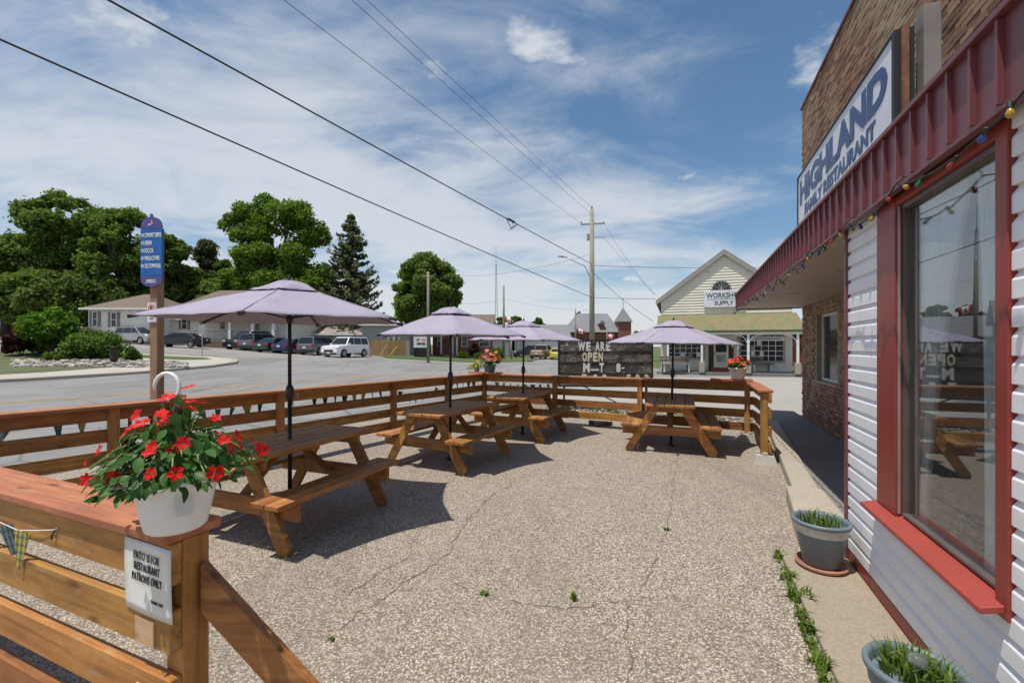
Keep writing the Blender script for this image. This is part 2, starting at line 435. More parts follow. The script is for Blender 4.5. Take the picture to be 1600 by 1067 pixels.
# rustic dark stone-print sign board
s = NT('bark_print_board', .55)
v = s.coord('Object', (3.0, 1, 22)); f = s.noise(v, 1.6, 7, .75, 2.2); g = s.noise(s.coord('Object', (1.2, 1, 1.2)), 2.0, 3)
b = s.ramp(f, [(.38, (.018, .016, .015)), (.47, (.07, .057, .05)), (.54, (.25, .20, .165)), (.64, (.55, .50, .44))])
s.base(s.mix(s.rng(g, .46, .6, 0, .72), b, (.03, .027, .026))); M['board'] = s.m
# plaid cloths
def plaid(nm, a, b, c):
    s = NT(nm, .9)
    co = s.coord('Object', (26, 26, 26)); sp_ = s.n('ShaderNodeSeparateXYZ'); s.l(co, sp_.inputs[0])
    def st(o, w): return s.math('LESS_THAN', s.math('FRACT', o), w)
    k = s.mix(s.math('MULTIPLY', st(sp_.outputs[0], .38), .6), a, b); k = s.mix(s.math('MULTIPLY', st(sp_.outputs[2], .38), .6), k, b)
    k = s.mix(s.math('MULTIPLY', s.math('LESS_THAN', s.math('FRACT', s.math('ADD', sp_.outputs[0], .3)), .09), .8), k, c)
    s.base(k); M[nm] = s.m
plaid('plaid_yellow', (.50, .42, .03), (.05, .07, .12), (.6, .6, .5)); plaid('plaid_grey', (.05, .055, .06), (.02, .025, .035), (.16, .16, .15))
plaid('plaid_red', (.20, .06, .05), (.05, .035, .035), (.35, .3, .25)); plaid('plaid_blue', (.10, .17, .17), (.03, .05, .08), (.4, .4, .35))

# ------------------------------------------------------------------ mesh helpers
class MB:
    def __init__(s): s.v = []; s.f = []
    def add(s, vs, fs):
        o = len(s.v); s.v += [tuple(x) for x in vs]; s.f += [tuple(i + o for i in f) for f in fs]; return s
    def box(s, x0, x1, y0, y1, z0, z1):
        return s.add([(x0, y0, z0), (x1, y0, z0), (x1, y1, z0), (x0, y1, z0), (x0, y0, z1), (x1, y0, z1), (x1, y1, z1), (x0, y1, z1)],
                     [(0, 3, 2, 1), (4, 5, 6, 7), (0, 1, 5, 4), (1, 2, 6, 5), (2, 3, 7, 6), (3, 0, 4, 7)])
    def obox(s, c, sx, sy, sz, m=None):
        m = m or Matrix.Identity(3); c = V(c); pts = []
        for z in (-1, 1):
            for x, y in ((-1, -1), (1, -1), (1, 1), (-1, 1)): pts.append(c + m @ V((x * sx / 2, y * sy / 2, z * sz / 2)))
        return s.add(pts, [(0, 3, 2, 1), (4, 5, 6, 7), (0, 1, 5, 4), (1, 2, 6, 5), (2, 3, 7, 6), (3, 0, 4, 7)])
    def bar(s, a, b, w, t, up=(0, 0, 1)):
        a, b = V(a), V(b); X = (b - a).normalized(); Z = V(up) - X * X.dot(V(up))
        if Z.length < 1e-4: Z = V((1, 0, 0)) - X * X.x
        Z.normalize(); Y = Z.cross(X)
        m = Matrix((X, Y, Z)).transposed()
        return s.obox((a + b) / 2, (b - a).length, w, t, m)
    def tube(s, pts, r, n=8, cap=True):
        pts = [V(p) for p in pts]; rs = r if isinstance(r, (list, tuple)) else [r] * len(pts)
        o = len(s.v); up = V((0, 0, 1)); prev = None
        for i, p in enumerate(pts):
            d = (pts[min(i + 1, len(pts) - 1)] - pts[max(i - 1, 0)]).normalized()
            if prev is None:
                a = up.cross(d)
                if a.length < 1e-3: a = V((1, 0, 0))
            else: a = prev - d * prev.dot(d)
            a.normalize(); prev = a; b = d.cross(a)
            for k in range(n):
                t = 2 * math.pi * k / n; s.v.append(tuple(p + (a * math.cos(t) + b * math.sin(t)) * rs[i]))
        for i in range(len(pts) - 1):
            for k in range(n):
                k2 = (k + 1) % n
                s.f.append((o + i * n + k, o + i * n + k2, o + (i + 1) * n + k2, o + (i + 1) * n + k))
        if cap:
            s.f.append(tuple(o + k for k in range(n))[::-1]); e = o + (len(pts) - 1) * n; s.f.append(tuple(e + k for k in range(n)))
        return s
    def lathe(s, prof, n=24, c=(0, 0, 0), ax='z'):
        o = len(s.v); c = V(c)
        for r, z in prof:
            for k in range(n):
                t = 2 * math.pi * k / n
                p = V((r * math.cos(t), r * math.sin(t), z)) if ax == 'z' else V((r * math.cos(t), z, r * math.sin(t)))
                s.v.append(tuple(c + p))
        for i in range(len(prof) - 1):
            for k in range(n):
                k2 = (k + 1) % n; s.f.append((o + i * n + k, o + i * n + k2, o + (i + 1) * n + k2, o + (i + 1) * n + k))
        return s
    def prism(s, poly, a, b, axis='y'):
        """poly: 2-D outline; extruded from a to b along axis"""
        n = len(poly)
        def p(q, t):
            return (q[0], t, q[1]) if axis == 'y' else ((t, q[0], q[1]) if axis == 'x' else (q[0], q[1], t))
        vs = [p(q, a) for q in poly] + [p(q, b) for q in poly]
        fs = [tuple(range(n)), tuple(range(2 * n - 1, n - 1, -1))] + [(i, i + n, (i + 1) % n + n, (i + 1) % n) for i in range(n)]
        return s.add(vs, fs)
    def mesh(s, name, mat, smooth=False):
        me = bpy.data.meshes.new(name); me.from_pydata(s.v, [], s.f)
        bm = bmesh.new(); bm.from_mesh(me); bmesh.ops.recalc_face_normals(bm, faces=bm.faces); bm.to_mesh(me); bm.free()
        if mat: me.materials.append(M[mat] if isinstance(mat, str) else mat)
        if smooth:
            me.shade_smooth() if hasattr(me, 'shade_smooth') else [setattr(p, 'use_smooth', True) for p in me.polygons]
        return me
    def build(s, name, mat, parent=None, smooth=False, loc=None, bevel=0):
        return link(name, s.mesh(name, mat, smooth), parent, loc, bevel=bevel)

def link(name, me, parent=None, loc=None, rot=None, mtx=None, bevel=0):
    o = bpy.data.objects.new(name, me); col.objects.link(o)
    if parent: o.parent = parent
    if mtx is not None: o.matrix_basis = mtx
    if loc is not None: o.location = loc
    if rot is not None: o.rotation_euler = rot
    if bevel:
        b = o.modifiers.new('bevel', 'BEVEL'); b.width = bevel; b.segments = 2; b.limit_method = 'ANGLE'
    return o
def tag(o, label, cat, group=None):
    o['label'] = label; o['category'] = cat
    if group: o['group'] = group
    return o
def thing(name, label, cat, loc=(0, 0, 0), rz=0, group=None):
    o = bpy.data.objects.new(name, None); col.objects.link(o); o.empty_display_size = .2
    o.location = loc; o.rotation_euler = (0, 0, rz)
    return tag(o, label, cat, group)
def kind(o, k): o['kind'] = k; return o
def copy_tree(o, parent=None):
    c = o.copy(); col.objects.link(c)
    if parent: c.parent = parent
    for ch in list(o.children): copy_tree(ch, c)
    return c

_bc = {}
def beveled_box(L, w, t, mat, bev=.004):
    k = (round(L, 3), round(w, 3), round(t, 3), mat, bev)
    if k not in _bc:
        bm = bmesh.new(); bmesh.ops.create_cube(bm, size=1)
        bmesh.ops.scale(bm, vec=(L, w, t), verts=bm.verts)
        if bev: bmesh.ops.bevel(bm, geom=list(bm.edges), offset=min(bev, t * .3), segments=1, affect='EDGES', profile=.6)
        me = bpy.data.meshes.new('board'); bm.to_mesh(me); bm.free(); me.materials.append(M[mat]); _bc[k] = me
    return _bc[k]
def board(name, parent, a, b, w, t, mat, up=(0, 0, 1), bev=.004):
    a, b = V(a), V(b); X = (b - a).normalized(); Z = V(up) - X * X.dot(V(up)); Z.normalize(); Y = Z.cross(X)
    m = Matrix((X, Y, Z)).transposed().to_4x4(); m.translation = (a + b) / 2
    return link(name, beveled_box((b - a).length, w, t, mat, bev), parent, mtx=m)

def np_mesh(name, verts, faces_n, mat, loopidx=None):
    """fast mesh: verts (n,3); every face has faces_n consecutive verts"""
    verts = np.asarray(verts, dtype=np.float32); n = len(verts); nf = n // faces_n
    me = bpy.data.meshes.new(name); me.vertices.add(n); me.vertices.foreach_set('co', verts.ravel())
    me.loops.add(n); me.loops.foreach_set('vertex_index', np.arange(n, dtype=np.int32))
    me.polygons.add(nf); me.polygons.foreach_set('loop_start', np.arange(0, n, faces_n, dtype=np.int32))
    me.update(calc_edges=True); me.validate()
    me.materials.append(M[mat]); return me

def text_mesh(body, w, h, mat, bold=.0, shear=0.0, depth=.003, space=1.0):
    cu = bpy.data.curves.new('lettering', 'FONT'); cu.body = body; cu.size = 1; cu.offset = bold; cu.shear = shear
    cu.extrude = .01; cu.space_character = space; cu.resolution_u = 3; cu.align_x = 'CENTER'
    o = bpy.data.objects.new('lettering_tmp', cu); col.objects.link(o)
    dg = bpy.context.evaluated_depsgraph_get(); me = bpy.data.meshes.new_from_object(o.evaluated_get(dg))
    bpy.data.objects.remove(o); bpy.data.curves.remove(cu)
    n = len(me.vertices); co = np.empty(n * 3, dtype=np.float32); me.vertices.foreach_get('co', co); co = co.reshape(-1, 3)
    lo, hi = co.min(0), co.max(0)
    sx = w / (hi[0] - lo[0]) if w else h / (hi[1] - lo[1])
    sy = h / (hi[1] - lo[1])
    co[:, 0] = (co[:, 0] - (lo[0] + hi[0]) / 2) * sx; co[:, 1] = (co[:, 1] - (lo[1] + hi[1]) / 2) * sy
    co[:, 2] = co[:, 2] / .01 * depth / 2
    me.vertices.foreach_set('co', co.ravel()); me.update(); me.materials.clear(); me.materials.append(M[mat])
    return me
def text_on(parent, body, w, h, mat, c, facing, bold=.0, shear=0, name='lettering', depth=.003, space=1.0, roll=0.0):
    """lettering centred at c on a vertical face whose outward normal (horizontal) is facing"""
    me = text_mesh(body, w, h, mat, bold, shear, depth, space)
    N = V(facing).normalized(); U = V((0, 0, 1)); X = U.cross(N)
    m = Matrix((X, U, N)).transposed() @ Matrix.Rotation(roll, 3, 'Z')
    m = m.to_4x4(); m.translation = V(c)
    return link(name, me, parent, mtx=m)

# pixel helpers used only to work out real positions: (pixel, metres-per-pixel scale)
def at(px, s, z=None, dz=0):
    x = (px - 800) / s; y = 700 / s
    return V((x, y, (terr(x, y) if z is None else z) + dz))
def gp(px, py, z=0.0):
    s = (py - 541) / (HC - z); return V(((px - 800) / s, 700 / s, z))
def terr(x, y):
    a = min(max(0.0, -x - 4) * .055, 2.7); t = min(max((y - 20) / 20, 0), 1)
    return a * t * t * (3 - 2 * t)

# ------------------------------------------------------------------ the ground
def sheet(name, poly, dz, mat, step=3.0, thick=0.0, terrain=True):
    bm = bmesh.new(); vs = [bm.verts.new((p[0], p[1], 0)) for p in poly]; bm.faces.new(vs)
    if terrain:
        xs = [p[0] for p in poly]; ys = [p[1] for p in poly]
        for ax, lo, hi in ((0, min(xs), max(xs)), (1, min(ys), max(ys))):
            k = math.ceil(lo / step) * step
            while k < hi:
                if (ax == 0 and k < 0) or (ax == 1 and 15 < k < 50):
                    co = (k, 0, 0) if ax == 0 else (0, k, 0); no = (1, 0, 0) if ax == 0 else (0, 1, 0)
                    bmesh.ops.bisect_plane(bm, geom=bm.verts[:] + bm.edges[:] + bm.faces[:], plane_co=co, plane_no=no)
                k += step
    if thick:
        r = bmesh.ops.extrude_face_region(bm, geom=bm.faces[:])
        top = {v for v in r['geom'] if isinstance(v, bmesh.types.BMVert)}
        for v in bm.verts: v.co.z = (terr(v.co.x, v.co.y) if terrain else 0) + (dz if v in top else dz - thick)
    else:
        for v in bm.verts: v.co.z = (terr(v.co.x, v.co.y) if terrain else 0) + dz
    bmesh.ops.triangulate(bm, faces=[f for f in bm.faces if len(f.verts) > 4])
    bmesh.ops.recalc_face_normals(bm, faces=bm.faces)
    me = bpy.data.meshes.new(name); bm.to_mesh(me); bm.free(); me.materials.append(M[mat])
    if not thick:
        for p in me.polygons:
            if p.normal.z < 0: p.flip()
    return kind(link(name, me), 'structure')

bm = bmesh.new()
gx = [-1200, -600, -300, -150] + list(range(-100, 45, 5)) + [60, 100, 200, 400, 700, 1200]
gy = [-400, -150, -60, -20, 0] + list(range(12, 62, 3)) + [80, 120, 200, 400, 800, 1500]
gv = [[bm.verts.new((x, y, terr(x, y) - .03)) for x in gx] for y in gy]
for j in range(len(gy) - 1):
    for i in range(len(gx) - 1): bm.faces.new((gv[j][i], gv[j][i + 1], gv[j + 1][i + 1], gv[j + 1][i]))
me = bpy.data.meshes.new('ground'); bm.to_mesh(me); bm.free(); me.materials.append(M['ground']); kind(link('ground', me), 'structure')

sheet('road', [(-95, -35), (12, -35), (45, 14), (45, 24.5), (11, 25.5), (10.5, 60), (14, 150), (4, 150), (3, 52), (-14, 46), (-17, 38), (-95, 38)], -.012, 'asphalt')
sheet('parking_lot', [(-95, 37), (-19, 35.5), (-13, 37.5), (-13.2, 47), (-17, 52), (-95, 54)], -.006, 'lot')
sheet('patio_paving', [(-18, -10), (-16, -7.5), (-3.1, 11.85), (0, 12.9), (6.8, 9.6), (6.3, 7), (2.2, -6), (0, -10)], 0.0, 'aggregate', terrain=False)
sheet('pavement_apron', [(6.7, 9.75), (0.0, 13.1), (3.5, 24.2), (40, 23.2), (40, 5), (8, 6)], -.006, 'apron', terrain=False)
isl = [(-37, -1), (-23.4, 20.4), (-20.4, 25), (-19.0, 28.4), (-18.9, 30.8), (-19.8, 32.4), (-22, 33.4), (-27, 33.5), (-60, 33.2), (-95, 20), (-95, -10)]
sheet('curb', isl, .13, 'curb', thick=.25)
isl2 = [(-38, -1), (-23.75, 20.4), (-20.75, 25.1), (-19.35, 28.5), (-19.25, 30.7), (-20.0, 32.05), (-22.1, 33.05), (-27, 33.15), (-60, 32.9), (-94, 19.8), (-94, -9)]
sheet('pavement', isl2, .136, 'concrete')
sheet('lawn_island', [(-44, 0), (-27.0, 21.2), (-23.6, 26.3), (-23.2, 28.2), (-26, 31.5), (-60, 31.5), (-93, 19), (-93, -8)], .142, 'ground')
sheet('lawn_verge', [(-21.2, 31.6), (-22.2, 32.5), (-27, 32.7), (-45, 32.5), (-45, 31.4), (-27, 31.4), (-22.6, 30.9)], .150, 'grass')
sheet('lawn', [(-11.2, 43.2), (-4, 44.3), (1.5, 46.5), (2.4, 50), (2.5, 62), (-14, 62), (-13.2, 46)], .10, 'grass', thick=.2)
sheet('sidewalk_strip', [(-12.4, 41.6), (-4, 42.7), (2.2, 45.2), (1.5, 46.3), (-4, 44.15), (-12, 43.05)], .03, 'concrete', thick=.1)
sheet('lawn_side', [(16.0, 25.5), (60, 24), (60, 80), (16.0, 80)], .02, 'grass', terrain=False)
sheet('planting_bed', [(0.2, 10.95), (5.1, 8.5), (6.0, 9.6), (3.0, 12.2), (.6, 12.9)], .012, 'soil', terrain=False)
# painted line of the road and stop bar
U_ = V((.54, .84)); yl = V((-14.8, 13.0))
for k, off in enumerate((0.0, .22)):
    p0 = yl - U_ * 22 + V((-.84, .54)) * off; p1 = yl + U_ * 20 + V((-.84, .54)) * off
    w = V((-.84, .54)) * .055
    sheet('road_marking', [p0 - w, p1 - w, p1 + w, p0 + w], -.006, 'yellow', step=2.0)
sheet('road_marking', [(-17.3, 35.1), (-13.4, 36.6), (-13.5, 36.9), (-17.4, 35.4)], -.002, 'roadwhite', step=2.0)

# cracks of the paving: thin dirt-filled seams
def crack(pix, w=.010, seed=0):
    rnd = random.Random(seed); pts = [gp(*p) for p in pix]; fine = []
    for a, b in zip(pts, pts[1:]):
        n = max(2, int((b - a).length / .05))
        for i in range(n):
            p = a.lerp(b, i / n); fine.append(p + V((rnd.gauss(0, .012), rnd.gauss(0, .012), 0)))
    fine.append(pts[-1]); mb = MB(); L = []; Rr = []
    for i, p in enumerate(fine):
        d = (fine[min(i + 1, len(fine) - 1)] - fine[max(i - 1, 0)]).normalized(); nrm = V((-d.y, d.x, 0))
        ww = w * (.10 + rnd.random() * .5) * (0.25 if rnd.random() < .15 else 1)
        L.append((p.x + nrm.x * ww, p.y + nrm.y * ww, .0035)); Rr.append((p.x - nrm.x * ww, p.y - nrm.y * ww, .0035))
    n = len(fine); keep = []; on = True
    for i in range(n - 1):
        if rnd.random() < .22: on = rnd.random() < .72
        if on: keep.append((i, i + 1, n + i + 1, n + i))
    mb.add(L + Rr, keep)
    kind(mb.build('paving_crack', 'crack'), 'structure')
for i, (pts, w) in enumerate([
    ([(1058, 715), (1052, 760), (1046, 800), (1040, 830), (1028, 870), (1010, 905), (985, 935)], .008),
    ([(985, 935), (978, 985), (985, 1030), (980, 1066)], .009),
    ([(845, 730), (790, 762), (757, 785), (735, 808), (715, 835), (698, 868)], .013),
    ([(698, 868), (640, 905), (590, 940), (540, 975), (500, 1000)], .010),
    ([(700, 905), (735, 925), (790, 938), (880, 950), (930, 945), (985, 938)], .007),
    ([(640, 845), (665, 880), (672, 900), (700, 905)], .007),
    ([(545, 775), (600, 785), (660, 797), (690, 800)], .009),
    ([(690, 800), (665, 820), (645, 850)], .007),
    ([(640, 870), (600, 890), (565, 915), (545, 930)], .014)]):
    crack(pts, w, i)

# ------------------------------------------------------------------ foliage helpers
def leaf_cards(P, N, size, rng, aspect=1.6, jitter=.9):
    """one rhombus leaf card per point, facing roughly N"""
    n = len(P); N = N + rng.normal(0, jitter, (n, 3)); N /= np.linalg.norm(N, axis=1, keepdims=True) + 1e-9
    a = np.cross(N, rng.normal(0, 1, (n, 3))); a /= np.linalg.norm(a, axis=1, keepdims=True) + 1e-9
    b = np.cross(N, a); sz = size * rng.uniform(.6, 1.35, (n, 1))
    bend = N * sz * .18
    q = np.stack([P - a * sz * aspect / 2 - bend, P - b * sz * .5, P + a * sz * aspect / 2 - bend, P + b * sz * .5], 1)
    return q.reshape(-1, 3)
def blob_points(blobs, n, rng, shell=.55):
    b = np.array(blobs, dtype=float); wt = (b[:, 3] * b[:, 4]) ** 1.0; wt /= wt.sum()
    idx = rng.choice(len(b), n, p=wt)
    d = rng.normal(0, 1, (n, 3)); d /= np.linalg.norm(d, axis=1, keepdims=True)
    r = shell + (1 - shell) * rng.random((n, 1)) ** .6
    r *= 1 + rng.normal(0, .13, (n, 1)) + (rng.random((n, 1)) < .06) * rng.uniform(0, .45, (n, 1))
    P = b[idx, :3] + d * r * np.stack([b[idx, 3], b[idx, 3], b[idx, 4]], 1)
    return P, d
def crown_blobs(rng, c, rx, rz, n, br=(.22, .4), low=-.75, hollow=.62):
    out = [(c[0], c[1], c[2], rx * .4, rz * .45)]
    for i in range(n):
        z = rng.uniform(low, 1); a = rng.uniform(0, 2 * math.pi); rr = math.sqrt(max(0, 1 - z * z)) * rng.uniform(hollow, 1)
        k = rng.uniform(*br)
        out.append((c[0] + math.cos(a) * rr * rx * .82, c[1] + math.sin(a) * rr * rx * .82, c[2] + z * rz * .82, rx * k, rx * k * .8))
    return out
def trunk(mb, h, r, limbs, rng, base=(0, 0, 0)):
    b = V(base); mb.tube([b + V((0, 0, -.1)), b + V((0, 0, h * .25)), b + V((rng.uniform(-.1, .1), 0, h * .6)), b + V((0, 0, h))], [r * 1.25, r, r * .8, r * .45], 9)
    for q in limbs:
        q = V(q); m = b + V((q.x * .35, q.y * .35, max(h * .4, q.z * .62)))
        mb.tube([b + V((0, 0, min(h * .75, q.z * .5))), m, b + q], [r * .5, r * .33, r * .1], 6)
def tree(name, label, pos, blobs_fn, n, size, mat, th, tr, seed, cat='tree', group=None, shell=.5, nl=9):
    rng = np.random.default_rng(seed); t = thing(name, label, cat, pos, 0, group)
    bl = blobs_fn(rng); P, d = blob_points(bl, int(n * 1.7), rng, shell)
    link('crown', np_mesh('crown', leaf_cards(P, d + np.array([0, 0, .45]), size * .74, rng), 4, mat), t)
    mb = MB(); rr = random.Random(seed)
    limbs = [bl[rr.randrange(1, len(bl))][:3] for _ in range(nl)] if len(bl) > 1 else []
    trunk(mb, th, tr, limbs, rr); mb.build('trunk', 'bark', t, True)
    return t

# ------------------------------------------------------------------ restaurant
PSI = math.atan(274 / 700)
XB = V((math.cos(PSI), -math.sin(PSI), 0)); YB = V((math.sin(PSI), math.cos(PSI), 0))
rest = thing('restaurant', 'brick restaurant with white siding front, burgundy metal fascia and red framed window', 'building', XB * 1.155, -PSI)
def b2w(lx, ly, z): return XB * (1.155 + lx) + YB * ly + V((0, 0, z))
Y0 = -2.6; YC = 4.15; WN, WF = 2.345, 3.26       # wall from Y0 to corner YC; window opening WN..WF
ZS, ZH = .67, 2.45; FB, FT = 2.53, 2.845
mb = MB(); mb.box(.03, .08, Y0, WN, .0, FB + .3); mb.box(.03, .08, WF, YC, .0, FB + .3); mb.box(.03, .08, WN, WF, .0, ZS - .03); mb.box(.03, .08, WN, WF, ZH + .03, FB + .3)
mb.build('wall', 'interior', rest)
mb = MB(); mb.box(.081, 1.25, YC - .12, YC, 0, FB + .2); mb.build('return_wall', 'vinyl', rest)
# lapped boards: one object for each run of board
def lap_mesh(L, pitch):
    k = ('lap', round(L, 3), pitch)
    if k not in _bc:
        mb = MB(); prof = [(.029, 0.001), (-.011, .001), (-.013, .004), (-.0125, pitch * .66), (-.010, pitch * .72), (.005, pitch * .93), (.006, pitch + .0005), (.029, pitch + .0005)]
        mb.prism(prof, 0, L, 'y'); _bc[k] = mb.mesh('siding_board', 'vinyl')
    return _bc[k]
PIT = .107; z = .115
while z < FB - .02:
    runs = [(Y0, YC - .03)] if z + PIT < .66 else [(Y0, WN - .078), (WF + .273, YC - .03)]
    for a, b_ in runs:
        link('siding_board', lap_mesh(b_ - a, PIT), rest, (0, a, z))
    z += PIT
MB().box(-.012, .03, Y0, YC - .031, .02, .112).build('skirt_board', 'redpaint', rest, bevel=.003)
MB().box(-.028, .03, YC - .029, YC + .012, .02, FB - .002).build('corner_trim', 'fascia', rest, bevel=.003)
# window
win = kind_win = MB().box(-.024, .029, WF, WF + .27, .66, FB - .003).build('window_jamb', 'redpaint', rest, bevel=.004)
MB().box(-.024, .029, WN - .075, WN, .60, FB - .003).build('window_jamb', 'redpaint', rest, bevel=.004)
MB().box(-.021, .029, WN + .001, WF - .001, ZH + .02, FB - .004).build('window_header', 'redpaint', rest, bevel=.004)
MB().prism([(-.100, .612), (-.098, .634), (.029, .668), (.029, .64), (-.09, .610)], WN - .06, WF + .31, 'y').build('window_sill', 'sillpaint', rest, bevel=.003)
fr_ = MB()
g0, g1 = .032, .055
fr_.box(g0 - .02, g1, WF - .014, WF - .001, ZS + .002, ZH + .02); fr_.box(g0 - .03, g1, WN + .001, WN + .014, ZS + .002, ZH + .02)
fr_.box(g0 - .03, g1, WN + .014, WF - .022, ZS + .002, ZS + .018); fr_.box(g0 - .03, g1, WN + .014, WF - .022, ZH - .01, ZH + .02)
wf = fr_.build('window_frame', 'brownalu', rest, bevel=.003)
MB().box(-.012, .002, WF - .009, WF - .001, ZS + .005, ZH + .018).build('window_stop', 'alu', rest, bevel=.002)
MB().box(g0 + .002, g0 + .006, WN + .0145, WF - .0225, ZS + .0185, ZH - .0105).build('window_pane', 'glass', rest)
# room behind the window
rm = MB(); rm.box(3.0, 3.1, -2.5, YC - .13, 0, 2.6); rm.box(.081, 3.0, -2.5, YC - .13, -.02, .02); rm.box(.19, 3.0, -2.6, -2.5, 0, 2.6); rm.box(.19, 3.0, -2.5, YC - .13, 2.60, 2.66)
rm.box(1.3, 3.0, YC - .13, YC - .05, 0, 2.6)
rm.build('interior_shell', 'interior', rest)
def drape(y0, y1, ytop0, ytop1, x, zb, zt, waves, seed):
    rnd = random.Random(seed); mb = MB(); nu, nv = 70, 16; vs = []; ph = [rnd.uniform(0, 6) for _ in range(4)]
    for j in range(nv + 1):
        tz = j / nv; zq = zb + (zt - zb) * tz; k = tz ** 1.6
        a = y0 + (ytop0 - y0) * k; b_ = y1 + (ytop1 - y1) * k
        for i in range(nu + 1):
            u = i / nu; vs.append((x + .022 * math.sin(u * waves * 6.28 + ph[0]) + .012 * math.sin(u * waves * 2.3 * 6.28 + ph[1]) + .01 * math.sin(u * 5 + tz * 3 + ph[2]), a + (b_ - a) * u, zq))
    fs = [(j * (nu + 1) + i, j * (nu + 1) + i + 1, (j + 1) * (nu + 1) + i + 1, (j + 1) * (nu + 1) + i) for j in range(nv) for i in range(nu)]
    mb.add(vs, fs); return mb.build('curtain', 'curtain', rest, True)
drape(3.26, 3.62, 2.86, 3.64, .12, .55, 2.52, 9, 1)
drape(2.20, 2.66, 2.20, 2.76, .12, .55, 2.52, 9, 2)
MB().tube([(.15, 2.1, 2.53), (.15, 3.7, 2.53)], .012, 8).build('curtain_rod', 'white', rest)
# fascia: one ribbed panel after another
k = ('fascia',); FW = .17
mb = MB(); mb.box(0, .012, 0.001, FW - .001, 0, FT - FB); mb.box(-.020, 0.0, .001, .018, 0, FT - FB - .004); fm = mb.mesh('fascia_panel', 'fascia')
XF = -.085
ny = int((11.9 - Y0) / FW)
for i in range(ny): link('fascia_panel', fm, rest, (XF, Y0 + i * FW, FB))
YE = Y0 + ny * FW
MB().box(XF - .032, XF + .10, Y0, YE + .02, FT, FT + .028).build('cap_flashing', 'fascia', rest, bevel=.004)
MB().box(XF - .006, XF + .03, Y0, YE + .01, FB - .02, FB - .001).build('drip_edge', 'fascia', rest)
MB().box(XF + .012, 1.30, YE, YE + .014, FB - .02, FT).build('fascia_return', 'fascia', rest)
MB().box(XF + .014, 1.24, Y0, YE - .002, FB + .16, FT - .004).build('canopy_deck', 'roofgrey', rest)
# soffit boards run across
sm = MB().box(0, 1.25 - XF - .05, .002, .098, 0, .012).mesh('soffit_board', 'soffit')
y = YC + .02
while y < YE - .1:
    link('soffit_board', sm, rest, (XF + .032, y, FB + .0)); y += .1
MB().box(XF + .032, 1.24, YC + .02, YE - .001, FB + .02, FB + .03).build('soffit_backing', 'trimgrey', rest)
MB().box(.46, .62, 6.15, 6.3, FB - .003, FB).build('soffit_lamp', 'trimgrey', rest)
MB().box(.40, .58, 8.6, 8.76, FB - .003, FB).build('soffit_lamp', 'trimgrey', rest)
# brick two-storey wall set back
BX = 1.25; BYE = 11.75; BT = 6.95
wy0, wy1, wz0, wz1 = 9.25, 10.6, .98, 2.28
mb = MB(); mb.box(BX + .012, BX + .25, 3.2, wy0, 0, BT); mb.box(BX + .012, BX + .25, wy1, BYE - .012, 0, BT); mb.box(BX + .012, BX + .25, wy0, wy1, 0, wz0); mb.box(BX + .012, BX + .25, wy0, wy1, wz1, BT)
mb.box(BX + .25, BX + 7, BYE - .25, BYE - .012, 0, BT); mb.box(BX + .25, BX + 7, 3.2, BYE - .25, BT - .3, BT - .1)
mb.build('masonry_core', 'mortar', rest)
BL, BHt, PB, PH = .198, .058, .208, .0685
bmesh_brick = MB(); bmesh_brick.box(-.008, .03, 0, BL, 0, BHt); bm1 = bmesh_brick.mesh('brick', 'brick')
cands = []; rnd = random.Random(3); row = 0; z = .03
while z < BT - .03:
    off = (row % 2) * PB / 2; y = 3.3 + off
    while y < BYE - .04:
        vis_up = z > FT + .0; vis_low = z < FB and y > YC - .1
        hole = wy0 - BL < y < wy1 and wz0 - BHt < z < wz1
        if (vis_up or vis_low) and not hole:
            w = b2w(BX, y, z); px = 800 + 700 * w.x / w.y; py = 541 - 700 * (w.z - HC) / w.y
            cands.append((w.length if (-20 < px < 1620 and -20 < py < 1090 and vis_up) else 99 + w.length, y, z))
        y += PB
    z += PH; row += 1
cands.sort(); mb = MB()
for i, (d, y, z) in enumerate(cands):
    j = rnd.gauss(0, .0035); dy = rnd.gauss(0, .002); L = min(BL, BYE - y - .002)
    if i < 290 and L == BL: link('brick', bm1, rest, (BX + j, y + dy, z), (0, 0, rnd.gauss(0, .006)))
    else: mb.box(BX - .008 + j, BX + .03 + j, y + dy, y + dy + L, z, z + BHt)
kind(mb.build('brickwork', 'brick', rest), 'stuff')
mb = MB(); z = .03; row = 0
while z < BT - .03:
    x = BX + .04 + (row % 2) * PB / 2
    while x < BX + 6.5:
        mb.box(x, x + BL, BYE - .02, BYE + .006, z, z + BHt); x += PB
    z += PH; row += 1
kind(mb.build('end_brickwork', 'brick', rest), 'stuff')
MB().box(BX - .04, BX + .30, 3.2, BYE + .04, BT, BT + .05).build('parapet_flashing', 'fascia', rest, bevel=.004)
# recess window in the brick
mb = MB(); mb.box(BX + .10, BX + .16, wy0 + .001, wy0 + .05, wz0 + .001, wz1 - .001); mb.box(BX + .10, BX + .16, wy1 - .05, wy1 - .001, wz0 + .001, wz1 - .001)
mb.box(BX + .10, BX + .16, wy0 + .05, wy1 - .05, wz0 + .001, wz0 + .05); mb.box(BX + .10, BX + .16, wy0 + .05, wy1 - .05, wz1 - .05, wz1 - .001)
sw = mb.build('small_window_frame', 'white', rest, bevel=.003)
MB().box(BX + .125, BX + .13, wy0 + .05, wy1 - .05, wz0 + .05, wz1 - .05).build('small_window_pane', 'farglass', rest)
MB().box(BX - .02, BX + .10, wy0 - .02, wy1 + .02, wz0 - .045, wz0 - .001).build('small_window_sill', 'curb', rest)
